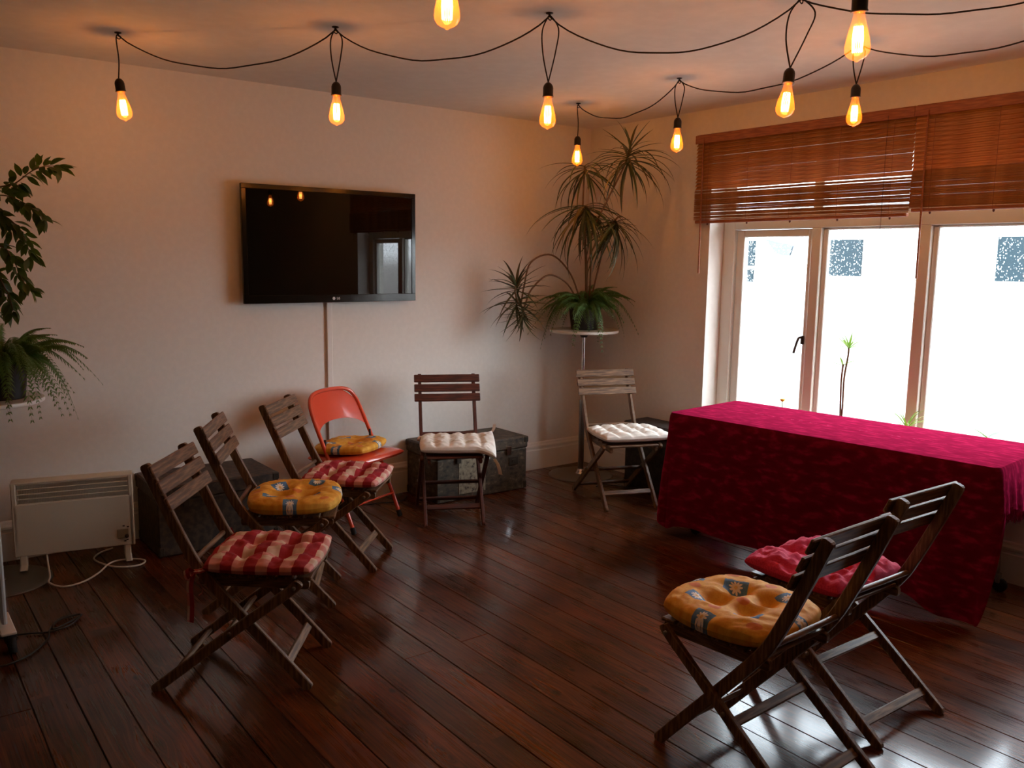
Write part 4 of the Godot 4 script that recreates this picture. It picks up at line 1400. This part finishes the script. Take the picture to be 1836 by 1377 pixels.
	build_fern("potted_fern", "bushy green fern in black pot on the corner stand", Vector3(-0.30, 1.0005, 0.31), 84, 0.32, 101)
	build_fern("potted_fern", "dark drooping fern in black pot at the left edge", Vector3(-3.70, 0.8305, 0.33), 84, 0.33, 131)
	build_dracaena()
	build_ficus()
	build_sill_plants()

	# bulbs on three runs of cable
	var H := ROOM_H
	var A := [Vector3(-3.88, H, -0.04 + 0.05), Vector3(-3.225, H, 0.614), Vector3(-2.567, H, 1.286), Vector3(-2.037, H, 1.988), Vector3(-1.508, H, 2.707), Vector3(-0.98, H, 3.42)]
	cable_row("black swagged cable over the television and across the room", [A[1], A[2], A[3], A[4], A[5]], [0.138, 0.137, 0.155, 0.075])
	var B := [Vector3(-0.726, H, 0.680), Vector3(-0.809, H, 1.531), Vector3(-0.80, H, 2.50), Vector3(-0.72, H, 3.42), Vector3(-0.66, H, 4.32)]
	cable_row("black swagged cable along the window from the corner plants", B, [0.122, 0.112, 0.105, 0.12])
	var Cc := [Vector3(-3.006, H, 2.779), Vector3(-2.12, H, 3.31)]
	cable_row("black swagged cable nearest the viewer, out of view above", Cc, [0.08])
	pendant(A[1], 2.182, "leftmost glowing filament bulb, hanging on a single cord", 0.0, Vector3(-0.006, 0, 0))
	pendant(A[2], 2.155, "glowing filament bulb on looped cord above television", 0.026)
	pendant(A[3], 2.117, "glowing filament bulb on looped cord between television and corner", 0.034)
	pendant(A[4], 2.118, "leaning glowing filament bulb on wide cord loop before blind", 0.05, Vector3(-0.055, 0, 0.010))
	pendant(B[0], 2.180, "small far glowing filament bulb on single cord near the corner", 0.0)
	pendant(B[1], 2.175, "glowing filament bulb just right of the tallest dracaena crown", 0.026)
	pendant(B[2], 2.195, "glowing filament bulb hanging close before the left blind's top", 0.026)
	pendant(B[3], 2.155, "glowing filament bulb off the right edge, right one mirrored in television", 0.026)
	pendant(B[4], 2.145, "glowing filament bulb off the right edge, left one mirrored in television", 0.026)
	pendant(Cc[0], 2.165, "glowing filament bulb cut off by the picture's top edge", 0.026)
	pendant(Cc[1], 2.130, "largest nearest glowing filament bulb at top right", 0.016, Vector3(-0.012, 0, 0.006))

func build_cushions(ch: Dictionary) -> void:
	var nowarp := func(p: Vector3) -> Vector3: return p
	var seat_y := 0.4022
	var hang := 0.0
	# gingham, two of them
	var tg := []
	for a in [-0.36, 0.36]:
		for b in [-0.36, 0.36]: tg.append([a, b])
	var sag := func(p: Vector3) -> Vector3: return p + Vector3(0, 0.010 * p.x / 0.19 - 0.012 * pow(absf(p.z) / 0.19, 3.0) * 0.3, 0)
	var gm := cushion_mesh(0.192, 0.194, 0.052, 0.30, tg, 0.032, 0.030, [-0.36, 0.36], [-0.36, 0.36], 0.010, nowarp, 44, 0.012, 4)
	for q in [[1, "red and cream gingham seat cushion with long dangling tie"], [3, "red and cream gingham seat cushion beside the orange chair"]]:
		var c: Array = ch[q[0]]
		var t := thing("gingham_cushion", q[1], "cushion", on_chair(c[0], c[1], 0.192, 0.0, seat_y), -deg_to_rad(c[1]), "red gingham seat cushions")
		put("pad", gm, M.gingham, t, Vector3.ZERO, Basis(Vector3.BACK, -0.02))
		# bow knot and tails at the back corners
		for s in [-1.0, 1.0]:
			var m := MB.new()
			var k := Vector3(-0.185, 0.016, s * 0.172)
			m.tube(smooth([Vector3(-0.165, 0.02, s * 0.155), k, k + Vector3(-0.02, 0.004, s * 0.02)], 4), 0.008, 8)
			ribbon(m, smooth([k + Vector3(-0.02, 0.004, s * 0.02), k + Vector3(-0.032, 0.020, s * 0.045), k + Vector3(-0.022, -0.008, s * 0.052), k + Vector3(-0.018, 0.0, s * 0.022)], 4), 0.026, Vector3(0.7, 0.5, 0.3).normalized())
			if s > 0.0 and q[0] == 1:
				ribbon(m, smooth([k + Vector3(-0.02, 0.0, 0.022), k + Vector3(-0.026, -0.04, 0.034), k + Vector3(-0.024, -0.10, 0.036), k + Vector3(-0.028, -0.165, 0.036)], 5), 0.028, Vector3(0.9, 0, 0.4).normalized())
				ribbon(m, smooth([k + Vector3(-0.018, 0.0, 0.020), k + Vector3(0.006, -0.03, 0.030), k + Vector3(0.014, -0.06, 0.028), k + Vector3(0.002, -0.072, 0.034)], 5), 0.018, Vector3(0.4, 0.2, 0.8).normalized())
			put("tie", m.mesh(), M.gingham, t)
	# yellow print, three
	var ym := cushion_mesh(0.205, 0.200, 0.072, 0.72, [[-0.26, -0.26], [-0.26, 0.26], [0.26, -0.26], [0.26, 0.26]], 0.044, 0.040, [], [], 0.0, nowarp, 48, 0.007, 9)
	var ym2 := cushion_mesh(0.196, 0.206, 0.074, 0.70, [[-0.26, -0.26], [-0.26, 0.26], [0.26, -0.26], [0.26, 0.26]], 0.046, 0.040, [], [], 0.0, nowarp, 48, 0.008, 12)
	var ys := [[2, "mustard yellow cushion with blue daisy patches, on second left chair", ym2, 0.0], [6, "mustard yellow cushion with blue daisy patches, on nearest right chair", ym, PI]]
	for q in ys:
		var c: Array = ch[q[0]]
		var t := thing("daisy_cushion", q[1], "cushion", on_chair(c[0], c[1], 0.192, 0.0, seat_y), -deg_to_rad(c[1]), "yellow daisy print cushions")
		put("pad", q[2], M.yellow, t, Vector3.ZERO, Basis(Vector3.UP, q[3]))
	var t := thing("daisy_cushion", "mustard yellow cushion with blue patches, lying on orange chair", "cushion", Vector3(-2.060, 0.4035, 0.362), -deg_to_rad(67.6) + 0.25, "yellow daisy print cushions")
	put("pad", cushion_mesh(0.175, 0.185, 0.055, 0.60, [[0.1, -0.22], [0.1, 0.25]], 0.05, 0.028, [], [], 0.0, nowarp, 44, 0.008, 15), M.yellow, t, Vector3.ZERO, Basis(Vector3.BACK, 0.06))
	# white tufted, two
	var tw := []
	for a in [-0.4, 0.0, 0.4]:
		for b in [-0.6, -0.2, 0.2, 0.6]: tw.append([a, b])
	var flop := func(p: Vector3) -> Vector3:
		# the chair's left front corner hangs over the seat edge, its back corner curls up
		var o := p
		var side := clampf((-p.z - 0.10) / 0.12, 0.0, 1.0)
		o.y += side * side * (-0.050 * clampf((p.x + 0.02) / 0.18, -0.7, 1.0))
		o.x += side * clampf(p.x / 0.18, 0.0, 1.0) * 0.03
		return o
	var c4: Array = ch[4]
	t = thing("white_cushion", "cream tufted cushion slipping off the reddish middle chair", "cushion", on_chair(c4[0], c4[1], 0.198, 0.030, seat_y), -deg_to_rad(c4[1]) - 0.08, "white tufted cushions")
	put("pad", cushion_mesh(0.180, 0.212, 0.062, 0.15, tw, 0.026, 0.026, [-0.4, 0.0, 0.4], [-0.6, -0.2, 0.2, 0.6], 0.010, flop, 52, 0.010, 21), M.white_cloth, t)
	var m := MB.new()
	ribbon(m, smooth([Vector3(-0.165, 0.045, -0.190), Vector3(-0.185, 0.070, -0.215), Vector3(-0.195, 0.098, -0.222)], 4), 0.020, Vector3(0.5, 0.2, -0.8).normalized())
	put("tie", m.mesh(), M.white_cloth, t)
	m = MB.new()
	ribbon(m, smooth([Vector3(0.185, -0.02, -0.195), Vector3(0.200, -0.045, -0.212), Vector3(0.200, -0.075, -0.222), Vector3(0.196, -0.105, -0.228)], 4), 0.022, Vector3(0.5, 0.0, -0.8).normalized())
	put("tie", m.mesh(), M.white_cloth, t)
	m = MB.new()
	m.tube(smooth([Vector3(-0.165, 0.025, 0.190), Vector3(-0.175, 0.028, 0.214), Vector3(-0.150, 0.016, 0.222)], 4), 0.008, 8)
	put("tie", m.mesh(), M.white_cloth, t)
	var c5: Array = ch[5]
	t = thing("white_cushion", "bright white tufted cushion on the chair by corner stand", "cushion", on_chair(c5[0], c5[1], 0.190, 0.034, seat_y), -deg_to_rad(c5[1]), "white tufted cushions")
	put("pad", cushion_mesh(0.175, 0.215, 0.060, 0.15, tw, 0.026, 0.026, [-0.4, 0.0, 0.4], [-0.6, -0.2, 0.2, 0.6], 0.010, nowarp, 52, 0.008, 23), M.white_cloth, t)
	m = MB.new()
	m.tube(smooth([Vector3(0.165, 0.022, -0.200), Vector3(0.182, 0.026, -0.222), Vector3(0.178, 0.022, -0.240)], 4), 0.006, 8)
	put("tie", m.mesh(), M.white_cloth, t)
	# pink
	var c7: Array = ch[7]
	t = thing("pink_cushion", "hot pink creased cushion on the chair before the cloth", "cushion", on_chair(c7[0], c7[1], 0.190, 0.0, seat_y), -deg_to_rad(c7[1]))
	put("pad", cushion_mesh(0.190, 0.195, 0.074, 0.18, [[0.05, 0.05]], 0.07, 0.035, [0.05], [-0.05], 0.024, nowarp, 48, 0.02, 31), M.pink, t)
